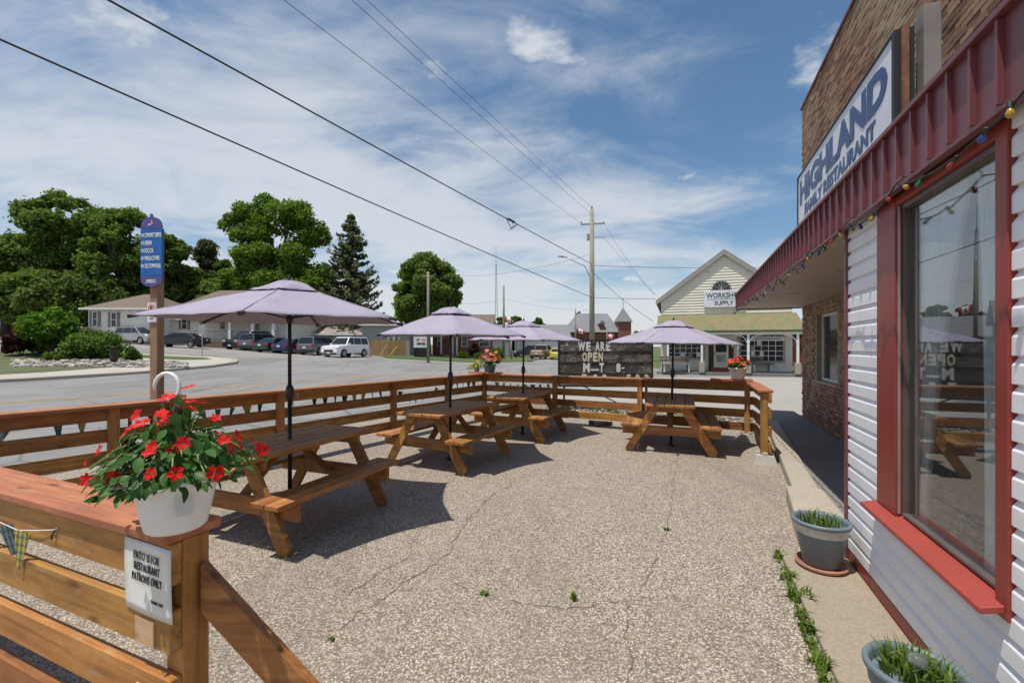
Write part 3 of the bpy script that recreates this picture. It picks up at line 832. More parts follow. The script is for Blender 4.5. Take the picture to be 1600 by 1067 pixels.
# HIGHLAND sign on the canopy
sg = thing('shop_sign', 'long white shop sign with blue lettering standing on the restaurant canopy', 'sign', b2w(.30, 4.22, FT + .0), -PSI)
SL, SZ0, SZ1 = 3.12, -.03, 1.155
MB().box(0, .10, 0, SL, SZ0, SZ1).build('sign_face', 'signwhite', sg)
mb = MB(); mb.box(-.012, .112, -.045, -.001, SZ0, SZ1 + .02); mb.box(-.012, .112, SL + .001, SL + .03, SZ0, SZ1 + .02); mb.box(-.012, .112, -.001, SL + .001, SZ1 + .001, SZ1 + .022)
mb.build('sign_frame', 'blackletter', sg)
MB().box(.03, .07, -.075, -.046, SZ0, SZ1 + .03).build('sign_edge', 'rust', sg)
text_on(sg, 'HIGHLAND', 2.92, .33, 'blueletter', (-.003, SL / 2, .905), (-1, 0, 0), .055, .0, depth=.004)
text_on(sg, 'FAMILY RESTAURANT', 2.40, .155, 'blueletter', (-.003, SL / 2 - .02, .615), (-1, 0, 0), .042, .0, depth=.004)
mb = MB(); mb.box(0, .10, 0, .13, 0, 1.30)
tag(mb.build('steel_post', 'steelpost', None, bevel=.004), 'grey box-section steel post beside the end of the shop sign', 'post')
o = bpy.data.objects['steel_post']; o.location = b2w(.45, 4.13, FT - .01); o.rotation_euler = (0, 0, -PSI)

# string lights along the fascia
stl = thing('string_lights', 'string of coloured bulbs on green wire hung along burgundy fascia', 'string lights', b2w(0, 0, 0), -PSI)
rnd = random.Random(12); pts = []; y = .8; hooks = [.8, 1.9, 2.92, 3.72, 4.75, 5.5, 6.2, 6.9, 7.6, 8.3, 9.0, 9.7, 10.4, 11.1, 11.8]
bulbs = []
bm_ = MB().lathe([(0.0, -.040), (.008, -.038), (.0140, -.029), (.0148, -.020), (.010, -.007), (.0075, 0)], 12)
bulb_me = {c: bm_.mesh('bulb', c, True) for c in ('bulb_red', 'bulb_green', 'bulb_blue', 'bulb_yellow')}
sock_me = MB().lathe([(.0, .022), (.008, .02), (.0095, 0), (.0095, -.008), (.0, -.008)], 8).mesh('socket', 'wiregreen')
ci = 0; cs = ['bulb_yellow', 'bulb_blue', 'bulb_red', 'bulb_green']
XS = XF - .05
for a, b_ in zip(hooks, hooks[1:]):
    n = 14; sag = .05 + rnd.random() * .06
    for i in range(n):
        u = i / n; pts.append((XS + rnd.gauss(0, .004), a + (b_ - a) * u, FB - .035 - 4 * sag * u * (1 - u)))
    nb = max(3, int((b_ - a) / .18))
    for q in range(nb):
        u = (q + .5 + rnd.uniform(-.25, .25)) / nb
        bulbs.append((XS, a + (b_ - a) * u, FB - .035 - 4 * sag * u * (1 - u)))
pts.append((XS, hooks[-1], FB - .035))
MB().tube(pts, .0045, 6).build('cord', 'wiregreen', stl)
for (x, y, z) in bulbs:
    o = link('bulb', bulb_me[cs[ci % 4]], stl, (x + rnd.uniform(-.012, .004), y, z - .012), (rnd.uniform(-.9, .9), rnd.uniform(-.7, .7), 0)); o.scale = (.85, .85, .85); ci += 1 + (rnd.random() < .3)
    link('socket', sock_me, o, (0, 0, .008))
hk = MB().tube([(XF - .001, 0, 0), (XF - .03, 0, .004), (XS, 0, -.02), (XS, 0, -.036)], .003, 5).mesh('hook', 'black')
for h in hooks: link('hook', hk, stl, (0, h, FB))

# ------------------------------------------------------------------ concrete by the restaurant
def slab_obj(name, poly, z0, z1, mat, bev=.012):
    mb = MB(); mb.prism([(p[0], p[1]) for p in poly], z0, z1, 'z'); return kind(mb.build(name, mat, None, bevel=bev), 'structure')
def bw2(lx, ly): w = b2w(lx, ly, 0); return (w.x, w.y)
slab_obj('concrete_slab', [bw2(-.50, -2.5), bw2(-.47, 4.12), bw2(-.014, 4.12), bw2(-.014, -2.5)], -.05, .035, 'slab')
slab_obj('walkway', [bw2(-.03, 4.2), bw2(.0, 5.2), bw2(.62, 12.6), bw2(1.24, 12.6), bw2(1.24, 4.2)], -.05, .085, 'walk', .004)
slab_obj('kerb_edge', [bw2(-.10, 5.55), bw2(.36, 10.6), bw2(.58, 10.6), bw2(.155, 5.55)], -.05, .125, 'curb', .02)
slab_obj('kerb_edge', [bw2(-.30, 4.3), bw2(-.17, 5.54), bw2(.16, 5.54), bw2(.13, 4.3)], -.05, .165, 'curb', .02)

# ------------------------------------------------------------------ fences
RAILZ = (.93, .70, .47, .24)
def fence(label, p0, p1, posts, side, joints=(), cap_ext=(0, 0), rail_ext=(0, 0), base=.13):
    p0, p1 = V((*p0, 0)), V((*p1, 0)); d = p1 - p0; L = d.length; rz = math.atan2(d.y, d.x)
    t = thing('patio_fence', label, 'fence', p0, rz)
    for i, u in enumerate(posts): board('post', t, (u, 0, base), (u, 0, .998), .089, .089, 'cedar', (0, 1, 0))
    br = [-rail_ext[0]] + list(joints) + [L + rail_ext[1]]
    rnd = random.Random(int(L * 100)); yo = side * (.0445 + .0205)
    for z in RAILZ:
        for a, b_ in zip(br, br[1:]): board('rail', t, (a + .002, yo, z + rnd.gauss(0, .004)), (b_ - .002, yo, z + rnd.gauss(0, .004)), .14, .038, 'cedar', (0, side, 0))
    br2 = [-cap_ext[0]] + list(joints) + [L + cap_ext[1]]
    for a, b_ in zip(br2, br2[1:]): board('cap_rail', t, (a + .001, side * .012, 1.0195), (b_ - .001, side * .012, 1.0195), .19, .038, 'cap', bev=.007)
    return t, L, rz
CN = (-5.2, 3.3); CF = (-.63, 10.2); CR = (4.14, 7.78); CE = (3.54, 6.28); CP = (-1.09, 1.55)
fl, LL, _ = fence('long wooden rail fence with bunting running beside the street', CN, CF, [.05, 1.75, 3.55, 5.6, 7.03], 1, (3.55,), (.1, -.102), (0, .06))
ff, LF, _ = fence('wooden rail fence across the far end of patio before the letter board', CF, CR, [0.0, 1.72, 3.47, 5.30], 1, (1.72, 3.47), (.1, .1), (0, .065))
fr2, LR_, _ = fence('short end fence of wooden rails beside the covered walkway', CR, CE, [LRp for LRp in (1.57,)], 1, (), (-.105, .03), (-.05, .045))
fn, LN, rzn = fence('wooden rail fence with paper notice at the patio entrance', CN, CP, [.9, 2.6, 4.42], -1, (2.6,), (-.15, .010), (0, .0), 0.0)
# kicker brace and pale worn patches on the entrance fence
inv = Matrix.Translation(fn.location).to_4x4() @ Matrix.Rotation(rzn, 4, 'Z'); inv.invert()
bz = MB(); bz.prism([(0, .90), (0, .735), (.70, .0), (.86, .0)], -.019, .019, 'y'); bo = bz.build('brace', 'cedar', fn, bevel=.004)
bo.matrix_basis = inv @ (Matrix.Translation((-1.072, 1.560, 0)) @ Matrix.Rotation(R(-2), 4, 'Z'))
for z, x0, x1 in ((.70, LN - .19, LN - .085), (.47, LN - .185, LN - .06)):
    board('bare_patch', fn, (x0, -.0858, z - .02), (x1, -.0858, z - .02), .09, .0035, 'bare', (0, -1, 0), 0)
# paper notice
nt = thing('paper_notice', 'laminated white paper notice with black lettering stapled to entrance fence', 'notice', fn.location, rzn)
NX = LN - .115
mb = MB(); nu = 10; vs = []
for j in range(nu + 1):
    for i in range(nu + 1):
        u, w = i / nu, j / nu; vs.append((NX - .135 + .26 * u + .010 * (1 - w), -.088 - .003 * math.sin(w * 3.1) - .016 * max(0, .35 - w) * math.sin(u * 2.5 + .3), .748 + .240 * w - .006 * u))
mb.add(vs, [(j * (nu + 1) + i, j * (nu + 1) + i + 1, (j + 1) * (nu + 1) + i + 1, (j + 1) * (nu + 1) + i) for j in range(nu) for i in range(nu)])
o = mb.build('sheet', 'paper', nt, True); sd = o.modifiers.new('solid', 'SOLIDIFY'); sd.thickness = .0015
for body, w, h, z, dx in (('PATIO IS FOR', .140, .027, .937, -.003), ('RESTAURANT', .140, .027, .900, .0), ('PATRONS ONLY', .165, .027, .863, .0), ('THANK YOU', .065, .011, .795, .055)):
    text_on(nt, body, w, h, 'blackletter', (NX + dx, -.0925, z), (0, -1, 0), .0, depth=.0015, roll=-.03, space=1.12)
# bunting
tri = {}
for mname in ('plaid_yellow', 'plaid_grey', 'plaid_red', 'plaid_blue'):
    mb = MB(); mb.prism([(-.07, 0), (.07, 0), (.012, -.19), (-.012, -.19)], -.001, .001, 'y'); tri[mname] = mb.mesh('pennant', mname)
def bunting(label, root, spans, yo, step, seed, hang):
    rnd = random.Random(seed); t = thing('bunting', label, 'bunting', root.location, root.rotation_euler.z)
    cord = []
    for (a, b_, sag) in spans:
        n = max(2, int((b_ - a) / step))
        for i in range(n + 1):
            u = i / n; z = hang - 4 * sag * u * (1 - u); x = a + (b_ - a) * u; cord.append((x, yo, z))
            if rnd.random() < .9 and 0 < u < 1:
                k = rnd.choices(['plaid_yellow', 'plaid_grey', 'plaid_red', 'plaid_blue'], [5, 6, 2, 2])[0]
                sc = rnd.uniform(.72, 1.0)
                o = link('pennant', tri[k], t, (x, yo, z), (rnd.gauss(0, .15), rnd.gauss(0, .12), rnd.gauss(0, .5))); o.scale = (sc * rnd.uniform(.55, 1), 1, sc)
    MB().tube(cord, .002, 5).build('cord', 'whiteletter', t)
bunting('plaid pennant bunting strung along the outside of the street fence', fl, [(.1, 1.7, .03), (1.75, 3.5, .05), (3.6, 5.55, .03), (5.65, 7.0, .16), (7.05, 8.2, .02)], .092, .17, 5, .90)
bunting('plaid pennant bunting strung behind the far patio fence', ff, [(.1, 1.7, .05)], .092, .17, 9, .86)
nb = thing('bunting', 'yellow and blue plaid pennants tied to the entrance fence', 'bunting', fn.location, rzn)
cord = [(LN - 1.715, -.092, .95), (LN - 1.265, -.095, .905), (LN - 0.995, -.095, .89), (LN - 0.835, -.095, .915), (LN - 0.715, -.09, .935), (LN - 0.700, -.088, .945)]
MB().tube(cord, .0018, 5).build('cord', 'whiteletter', nb)
MB().tube([(LN - 0.715, -.09, .935), (LN - 0.730, -.094, .91), (LN - 0.725, -.096, .895)], .003, 5).build('knot', 'black', nb)
for x, z, k, a in ((LN - 1.235, .903, 'plaid_red', .1), (LN - 1.100, .896, 'plaid_blue', -.25), (LN - 0.955, .893, 'plaid_yellow', .18)):
    o = link('pennant', tri[k], nb, (x, -.096, z), (.05, a, .3)); o.scale = (.55, 1, .85)
# concrete deck blocks
blk = MB(); blk.add([(-.15, -.15, 0), (.15, -.15, 0), (.15, .15, 0), (-.15, .15, 0), (-.115, -.115, .13), (.115, -.115, .13), (.115, .115, .13), (-.115, .115, .13)],
                   [(0, 3, 2, 1), (4, 5, 6, 7), (0, 1, 5, 4), (1, 2, 6, 5), (2, 3, 7, 6), (3, 0, 4, 7)])
for a in range(4):
    pass
for k in (-1, 1):
    blk.box(-.03, .03, k * .085 - .03, k * .085 + .03, .13, .165); blk.box(k * .085 - .03, k * .085 + .03, -.03, .03, .13, .165)
bme = blk.mesh('concrete_block', 'block')
def fpos(f, u): return f.matrix_basis @ V((u, 0, 0))
for root in (fl, ff, fr2, fn): root.matrix_basis  # locations are set
def floc(f, u):
    c, s_ = math.cos(f.rotation_euler.z), math.sin(f.rotation_euler.z); return f.location + V((c * u, s_ * u, 0))
for i, (f, u, lab) in enumerate([(fr2, 1.57, 'ribbed concrete deck block under the end post by the walkway kerb'), (ff, 5.30, 'concrete deck block under the right corner post of the patio'),
                                 (ff, 3.47, 'concrete deck block under the far fence post behind the end table'), (ff, 1.72, 'concrete deck block under the far fence post by letter board'),
                                 (ff, 0.0, 'concrete deck block under the corner post with coral flowers'), (fl, 7.03, 'concrete deck block under the street fence post next to the far corner'),
                                 (fl, 5.6, 'concrete deck block under the street fence post behind the second table'), (fl, 3.55, 'concrete deck block under the street fence post behind the long near table'),
                                 (fl, 1.75, 'concrete deck block under the street fence post behind flower basket')]):
    o = link('concrete_block', bme, None, floc(f, u) + V((0, 0, .001)), (0, 0, f.rotation_euler.z + (.5 if i == 1 else 0))); tag(o, lab, 'concrete block', 'deck blocks under fence posts')
# little shelves on the fence corners
o = board('shelf_board', None, (-.95, 10.28, 1.058), (-.25, 9.93, 1.058), .22, .036, 'cap'); tag(o, 'short plank shelf under the coral flowers on the fence corner', 'shelf')
o = board('shelf_board', None, (3.55, 8.02, 1.060), (4.16, 7.74, 1.060), .22, .036, 'cap'); tag(o, 'short plank shelf under the hanging basket by the walkway', 'shelf')

# ------------------------------------------------------------------ picnic tables
def make_table():
    t = thing('picnic_table', '', 'picnic table'); L = 1.52
    for i in range(5): board('top_board', t, (-.292 - 0.0 + i * .146, -L / 2, .742), (-.292 + i * .146, L / 2, .742), .138, .038, 'cedar')
    for sx in (-1, 1):
        for i in range(2): board('bench_board', t, (sx * (.50 + i * .148), -L / 2, .431), (sx * (.50 + i * .148), L / 2, .431), .14, .038, 'cedar')
    for sy in (-1, 1):
        y = sy * (L / 2 - .20)
        board('top_cleat', t, (-.35, y, .678), (.35, y, .678), .088, .038, 'cedar', (0, 1, 0))
        board('bench_support', t, (-.72, y - sy * .0, .340), (.72, y - sy * .0, .340), .14, .038, 'cedar', (0, 1, 0))
        for sx in (-1, 1):
            mb = MB(); w = .145; x0, x1 = sx * .20, sx * .60
            mb.prism([(x0 - w / 2, .722), (x0 + w / 2, .722), (x1 + w / 2, .07), (x1 + w / 2 - sx * .03 * 0 - .03, .0), (x1 - w / 2 + .03, .0), (x1 - w / 2, .04)], y + sy * .0195, y + sy * .0575, 'y')
            mb.build('leg', 'cedar', t, bevel=.003)
        board('diagonal_brace', t, (.0, y - sy * .04, .33), (.0, sy * .10, .70), .089, .038, 'cedar', (0, 0, 1))
    board('middle_cleat', t, (-.33, 0, .702), (.33, 0, .702), .089, .038, 'cedar', (0, 0, 1))
    return t
TBL = [(-2.134, 4.305, 21.5, 'wooden picnic table beside the flower basket and entrance fence'), (-.90, 6.55, 26.8, 'wooden picnic table in the middle along the street fence'),
       (.20, 8.42, 25, 'wooden picnic table tucked in the far fence corner'), (2.64, 7.46, 20.5, 'wooden picnic table end-on near the covered walkway')]
def make_umbrella(Rr, zt, zr):
    t = thing('patio_umbrella', '', 'umbrella'); mb = MB(); nr, na = 10, 8; vs = []; fs = []
    def surf(R0, ztop, zrim, rmin, scal, sagk):
        vs = []; fs = []; n = 6 * na
        for j in range(nr + 1):
            q = rmin + (1 - rmin) * j / nr
            for k in range(n):
                a = 2 * math.pi * k / n; f = (k % na) / na; seg = math.cos(math.pi / 6) / math.cos(((f - .5)) * math.pi / 3)
                r = R0 * q * (seg - scal * 4 * f * (1 - f) * q * q)
                z = ztop - (ztop - zrim) * (q ** 1.06) - sagk * 4 * f * (1 - f) * math.sin(q * math.pi) * .8 + .004 * math.sin(k * 2.1 + j * 1.3) * q
                vs.append((r * math.sin(a), -r * math.cos(a), z))
        for j in range(nr):
            for k in range(n): fs.append((j * n + k, j * n + (k + 1) % n, (j + 1) * n + (k + 1) % n, (j + 1) * n + k))
        return vs, fs
    mb.add(*surf(Rr, zt - .035, zr, .14, .06, .025)); c = mb.build('canopy', 'canopy', t, True); sd = c.modifiers.new('s', 'SOLIDIFY'); sd.thickness = .002
    mb = MB(); mb.add(*surf(.34, zt, zt - .112, .02, .16, -.035)); c2 = mb.build('vent_cap', 'canopy', t, True); sd = c2.modifiers.new('s', 'SOLIDIFY'); sd.thickness = .002
    for k in range(6):
        a = math.pi / 3 * k; d = V((math.sin(a), -math.cos(a), 0)); pts = []
        for j in range(9):
            q = .16 + .84 * j / 8; pts.append(d * Rr * math.cos(math.pi / 6) / math.cos(math.pi / 6) * q + V((0, 0, zt - .035 - (zt - .035 - zr) * q ** 1.06 + .0015)))
        MB().tube(pts, .0032, 5).build('seam', 'canopy', c)
    MB().tube([(0, 0, 0.02), (0, 0, 1.18)], .0195, 14).build('lower_pole', 'bronze', t, True)
    MB().tube([(0, 0, 1.1), (0, 0, zt - .03)], .017, 14).build('upper_pole', 'bronze', t, True)
    MB().lathe([(.0, 0), (.022, 0), (.036, .03), (.040, .07), (.036, .12), (.022, .15), (0, .15)], 14, (0, 0, 1.13)).build('crank_housing', 'darkplastic', t, True)
    MB().tube([(.03, 0, 1.2), (.07, 0, 1.2), (.07, 0, 1.15), (.085, 0, 1.15)], .005, 6).build('crank_handle', 'alu', t)
    MB().lathe([(0, 0), (.035, .0), (.035, .05), (0, .05)], 12, (0, 0, zt - .10)).build('hub', 'darkplastic', t)
    zs = zr - .02; MB().lathe([(0, 0), (.03, .0), (.03, .06), (0, .06)], 12, (0, 0, zs)).build('runner', 'darkplastic', t)
    MB().lathe([(0, .05), (.012, .04), (.016, 0), (0, 0)], 10, (0, 0, zt + .001)).build('finial', 'darkplastic', t)
    for k in range(6):
        a = math.pi / 3 * k; d = V((math.sin(a), -math.cos(a), 0))
        rb = MB().bar(d * .03 + V((0, 0, zt - .075)), d * (Rr - .01) + V((0, 0, zr - .012)), .012, .016).build('rib', 'bronze', t)
        mid = d * Rr * .52 + V((0, 0, zr + (zt - zr) * .46 - .035))
        MB().bar(d * .03 + V((0, 0, zs + .04)), mid, .010, .012).build('strut', 'bronze', rb)
        MB().bar(d * (Rr - .045) + V((0, 0, zr + .0)), d * (Rr + .012) + V((0, 0, zr - .014)), .034, .026).build('rib_tip', 'darkplastic', rb)
    MB().lathe([(0, 0), (.045, 0), (.045, .03), (.022, .035), (.022, .10), (0, .10)], 14).build('foot', 'bronze', t)
    return t
tab0 = make_table()
for i, (x, y, a, lab) in enumerate(TBL):
    t = tab0 if i == 0 else copy_tree(tab0)
    t.location = (x, y, 0); t.rotation_euler.z = -R(a); tag(t, lab, 'picnic table', 'picnic tables on the patio')
UMB = [(-2.134, 4.305, 1.17, 2.28, 1.90, 11, 'large open lilac umbrella over the table beside the flower basket'), (-.905, 6.52, 1.12, 2.22, 1.80, 12, 'lilac umbrella standing over the middle table along street fence'),
       (.20, 8.42, 1.10, 2.13, 1.76, 16, 'lilac umbrella over the table in the far fence corner'), (2.64, 7.44, 1.10, 2.08, 1.69, 17, 'lilac umbrella over the end-on table near the walkway')]
for i, (x, y, Rr, zt, zr, a, lab) in enumerate(UMB):
    u = make_umbrella(Rr, zt, zr); u.location = (x, y, 0); u.rotation_euler = (R(.3), R((0, .4, .5, 1.2)[i]), R(a)); tag(u, lab, 'umbrella', 'lilac patio umbrellas')

# ------------------------------------------------------------------ plants in pots
def flower_mesh(r, mat, seed):
    rng = random.Random(seed); mb = MB()
    for k in range(5):
        a = 2 * math.pi * k / 5 + rng.uniform(-.15, .15); d = V((math.cos(a), math.sin(a), 0)); p = V((-d.y, d.x, 0)); up = V((0, 0, 1))
        z = rng.uniform(.1, .35)
        mb.add([d * .08 * r, d * .55 * r + p * .42 * r + up * r * z * .7, d * 1.0 * r + p * .28 * r + up * r * z, d * 1.08 * r + up * r * z * .6, d * 1.0 * r - p * .28 * r + up * r * z, d * .55 * r - p * .42 * r + up * r * z * .7], [(0, 1, 2, 3), (0, 3, 4, 5)])
    return mb.mesh('flower', mat)
def leaf_mesh(mat):
    mb = MB(); n = 5; L = []; C = []; Rr = []
    for i in range(n + 1):
        u = i / n; w = .32 * math.sin(math.pi * min(1, u * .93 + .03)) ** .75 * (1 - .35 * u); z = -.25 * u * u
        L.append((u, w, z + .08 * w)); C.append((u, 0, z - .04)); Rr.append((u, -w, z + .08 * w))
    vs = L + C + Rr; m = n + 1
    fs = [(i, i + 1, m + i + 1, m + i) for i in range(n)] + [(m + i, m + i + 1, 2 * m + i + 1, 2 * m + i) for i in range(n)]
    mb.add(vs, fs); return mb.mesh('leaf', mat, True)
leafm = leaf_mesh('leaf_impatiens')
def dirmat(d, n):
    d = d.normalized(); y = n.cross(d)
    if y.length < 1e-3: y = V((0, 1, 0))
    y.normalize(); z = d.cross(y); return Matrix((d, y, z)).transposed()
def pot_profile(rt, rb, h, th=.006):
    return [(0, 0), (rb * .9, 0), (rb, .008), (rb + (rt - rb) * .5, h * .45), (rt - .004, h - .03), (rt + .006, h - .028), (rt + .006, h), (rt - th, h), (rt - th - .004, h - .04), (0, h - .045)]
def basket(name, label, loc, rt, rb, h, spread, hgt, nleaf, nflow, seed, flowers, hook, leafsize, fl_r, single=True, potmat='potwhite', up_bias=.55, droop=.75, core=0):
    rng = random.Random(seed); t = thing(name, label, 'flower basket', loc)
    pot = MB().lathe(pot_profile(rt, rb, h), 36).build('pot', potmat, t, True)
    MB().lathe([(0, h - .035), (rt - .012, h - .036)], 20).build('potting_soil', 'soil', t)
    stems = MB(); lm = MB(); heads = []
    ns = 64 if nleaf > 100 else 22
    for i in range(ns):
        a = rng.uniform(0, 2 * math.pi); rr = rng.random() ** .6; e = V((math.cos(a) * spread * rr * rng.uniform(.75, 1.05), math.sin(a) * spread * rr * rng.uniform(.75, 1.05), h + hgt * (1 - droop * rr ** 1.6) * rng.uniform(.6, 1.0)))
        b0 = V((math.cos(a) * rt * .45 * rr, math.sin(a) * rt * .45 * rr, h - .04)); m = b0.lerp(e, .55) + V((0, 0, .05 + .05 * rr))
        stems.tube([b0, b0.lerp(m, .6) + V((0, 0, .02)), m, e], [.0035, .0032, .0028, .002], 5, False); heads.append((b0, m, e, rr))
    stems.build('stems', 'stem', t)
    cen = V((0, 0, h + hgt * .25))
    for i in range(nleaf):
        b0, m, e, rr = rng.choice(heads); u = rng.uniform(.25, 1.05); p = (b0.lerp(m, u / .55) if u < .55 else m.lerp(e, (u - .55) / .45))
        p = p + V((rng.gauss(0, .018), rng.gauss(0, .018), rng.gauss(0, .014))) * (spread / .3)
        d = (p - cen); d.z = d.z * .4 - .15; d = d.normalized() + V((rng.gauss(0, .5), rng.gauss(0, .5), rng.gauss(0, .35)))
        n = (p - cen).normalized() + V((0, 0, up_bias)) + V((rng.gauss(0, .3), rng.gauss(0, .3), rng.gauss(0, .2)))
        mt = dirmat(d, n).to_4x4(); mt.translation = p; sc = leafsize * rng.uniform(.6, 1.15)
        mt = mt @ Matrix.Scale(sc, 4)
        if single: link('leaf', leafm, t, mtx=mt)
        else:
            q = [mt @ v.co for v in leafm.vertices]; lm.add(q, [tuple(f.vertices) for f in leafm.polygons])
    for i in range(core):
        a = rng.uniform(0, 6.28); q = rng.random() ** .5; p = V((math.cos(a) * q * spread * .8, math.sin(a) * q * spread * .8, h - .03 + hgt * .72 * (1 - q * q * .75) * rng.random() ** .6))
        d = V((math.cos(a), math.sin(a), -.5)) + V((rng.gauss(0, .6), rng.gauss(0, .6), rng.gauss(0, .4))); n = V((math.cos(a) * .6, math.sin(a) * .6, .8)) + V((rng.gauss(0, .4), rng.gauss(0, .4), 0))
        mt = dirmat(d, n).to_4x4(); mt.translation = p; mt = mt @ Matrix.Scale(leafsize * rng.uniform(.55, 1.0), 4)
        q_ = [mt @ v.co for v in leafm.vertices]; lm.add(q_, [tuple(f.vertices) for f in leafm.polygons])
    if not single or core: kind(lm.build('foliage', 'leaf_impatiens', t, True), 'stuff')
    fms = [flower_mesh(fl_r, f, seed + k) for k, f in enumerate(flowers)]
    for i in range(nflow):
        b0, m, e, rr = heads[i % len(heads)] if i < len(heads) else rng.choice(heads)
        p = e + V((rng.gauss(0, .022), rng.gauss(0, .022), rng.uniform(.0, .04))) * (spread / .3)
        n = (p - cen).normalized() + V((rng.gauss(0, .35), rng.gauss(0, .35) - .35, .35)); n.normalize()
        mt = dirmat(n.orthogonal(), n).to_4x4()
        mt = Matrix((n.orthogonal().normalized(), n.cross(n.orthogonal().normalized()), n)).transposed().to_4x4(); mt.translation = p
        mt = mt @ Matrix.Rotation(rng.uniform(0, 6), 4, 'Z') @ Matrix.Scale(rng.uniform(.75, 1.15), 4)
        link('flower', fms[i % len(fms)], t, mtx=mt)
    if hook:
        pts = []; ht = h + hook
        for i in range(3): pts.append((.0, 0, h + hook * .15 + i * hook * .29))
        r = hook * .11
        for i in range(13):
            a = math.pi * (-.30) + math.pi * 1.38 * i / 12; pts.append((-r + math.cos(a) * r * 1.15 + .005, 0, ht - r * 1.3 + math.sin(a) * r * 1.3))
        hs_ = max(1.0, hook / .33); hk = MB().tube(pts, [.0055 * hs_] * 3 + [.0062 * hs_] * 11 + [.005, .004], 8); hk.build('hook', 'potwhite', t, True)
        for k in range(3):
            a = 2 * math.pi * k / 3 + .5; MB().bar((math.cos(a) * (rt - .005), math.sin(a) * (rt - .005), h - .01), (0, 0, h + hook * .45), .012, .003).build('hanger_strap', 'potwhite', t)
    return t
b1 = basket('hanging_basket', 'white plastic hanging basket of red impatiens standing on the entrance fence post', V((-1.135, 1.515, 1.0395)), .122, .088, .185, .262, .275, 290, 46, 21, ['petal_red'], .335, .048, .0215, droop=1.0, core=420)
MB().prism([(-.022, -.045), (.022, -.045), (.022, .045), (-.022, .045)], -.001, .001, 'y').build('plant_tag', 'paper', b1).matrix_basis = Matrix.Translation((.085, -.082, .115)) @ Matrix.Rotation(R(46), 4, 'Z') @ Matrix.Rotation(R(-12), 4, 'X')
MB().prism([(-.016, -.012), (.016, -.012), (.016, .012), (-.016, .012)], -.001, .001, 'y').build('tag_print', 'plaid_red', b1).matrix_basis = Matrix.Translation((.0857, -.0845, .098)) @ Matrix.Rotation(R(46), 4, 'Z') @ Matrix.Rotation(R(-12), 4, 'X')
basket('hanging_basket', 'white hanging basket of orange-red flowers on the fence corner by the walkway', V((3.93, 7.80, 1.079)), .14, .10, .20, .21, .20, 150, 46, 33, ['petal_orange', 'petal_red'], .42, .07, .034, False)
basket('flower_planter', 'dark pot of coral flowers on the far fence corner', V((-.50, 10.06, 1.077)), .14, .11, .16, .27, .36, 170, 34, 41, ['petal_pink', 'petal_pink', 'petal_orange'], 0, .09, .05, False, 'potgrey')
basket('flower_planter', 'small pot of yellow flowers beside the coral ones', V((-.80, 10.20, 1.077)), .06, .05, .08, .13, .18, 60, 22, 47, ['petal_yellow'], 0, .06, .035, False, 'potgrey')

def blades(n, r, h, seed, w=.006, lean=.5):
    rng = random.Random(seed); mb = MB()
    for i in range(n):
        a = rng.uniform(0, 6.28); q = r * math.sqrt(rng.random()); p = V((math.cos(a) * q, math.sin(a) * q, 0)); la = rng.uniform(0, 6.28); l = V((math.cos(la), math.sin(la), 0)) * rng.uniform(.1, lean)
        hh = h * rng.uniform(.45, 1.1); sd = V((-l.y, l.x, 0)).normalized() * w * rng.uniform(.6, 1.3)
        m = p + l * hh * .35 + V((0, 0, hh * .6)); e = p + l * hh * 1.1 + V((0, 0, hh * (.95 - .35 * l.length)))
        mb.add([p - sd, p + sd, m + sd * .8, m - sd * .8, e], [(0, 1, 2, 3), (3, 2, 4)])
    return mb
def grey_pot(label, loc, seed, sc, saucer, n):
    t = thing('planter_pot', label, 'planter', loc)
    rt, rb, h = .222 * sc, .155 * sc, .345
    MB().lathe([(0, .02), (rb * .9, .02), (rb, .028), (rt * .93, h * .72), (rt * .97, h * .74), (rt - .012, h - .05), (rt - .014, h - .05), (0, h - .05)], 40).build('pot', 'potgrey', t, True)
    MB().lathe([(rt * .975 + .001, h * .735), (rt + .004, h - .03)], 40).build('painted_band', 'potband' if saucer else 'potgrey', t, True)
    MB().lathe([(rt - .012, h - .045), (rt + .004, h - .03), (rt + .016, h - .028), (rt + .018, h - .012), (rt + .012, h), (rt + .0, h), (rt - .010, h - .02), (rt - .012, h - .05)], 40).build('rim', 'potgrey', t, True)
    MB().lathe([(0, h - .07), (rt - .016, h - .068)], 24).build('potting_soil', 'soil', t)
    if saucer: MB().lathe([(0, 0), (.145, 0), (.163, .012), (.168, .034), (.158, .034), (.15, .018), (0, .016)], 40).build('saucer', 'terracotta', t, True)
    kind(blades(n, rt - .04, .15, seed).build('grass_shoots', 'leaf_grass', t, loc=(0, 0, h - .07)), 'stuff')
    sl_ = MB().tube([(0.0, .0, h - .09), (0, 0, h + .01)], .018, 10).build('lamp_stem', 'black', t)
    MB().lathe([(.0, -.034), (.02, -.028), (.033, -.010), (.034, .008), (.024, .026), (0, .034)], 16, (0, 0, h + .025)).build('globe', 'glass_globe', sl_, True)
    return t
p = gp(1283, 884, .035); grey_pot('blue-grey pot with peeling cream band standing in a terracotta saucer', V((p.x, p.y, .0365)), 61, .76, True, 130)
grey_pot('plain dark pot of long grass standing under the window sill', V((1.60, 1.77, .0365)), 62, .70, False, 200)
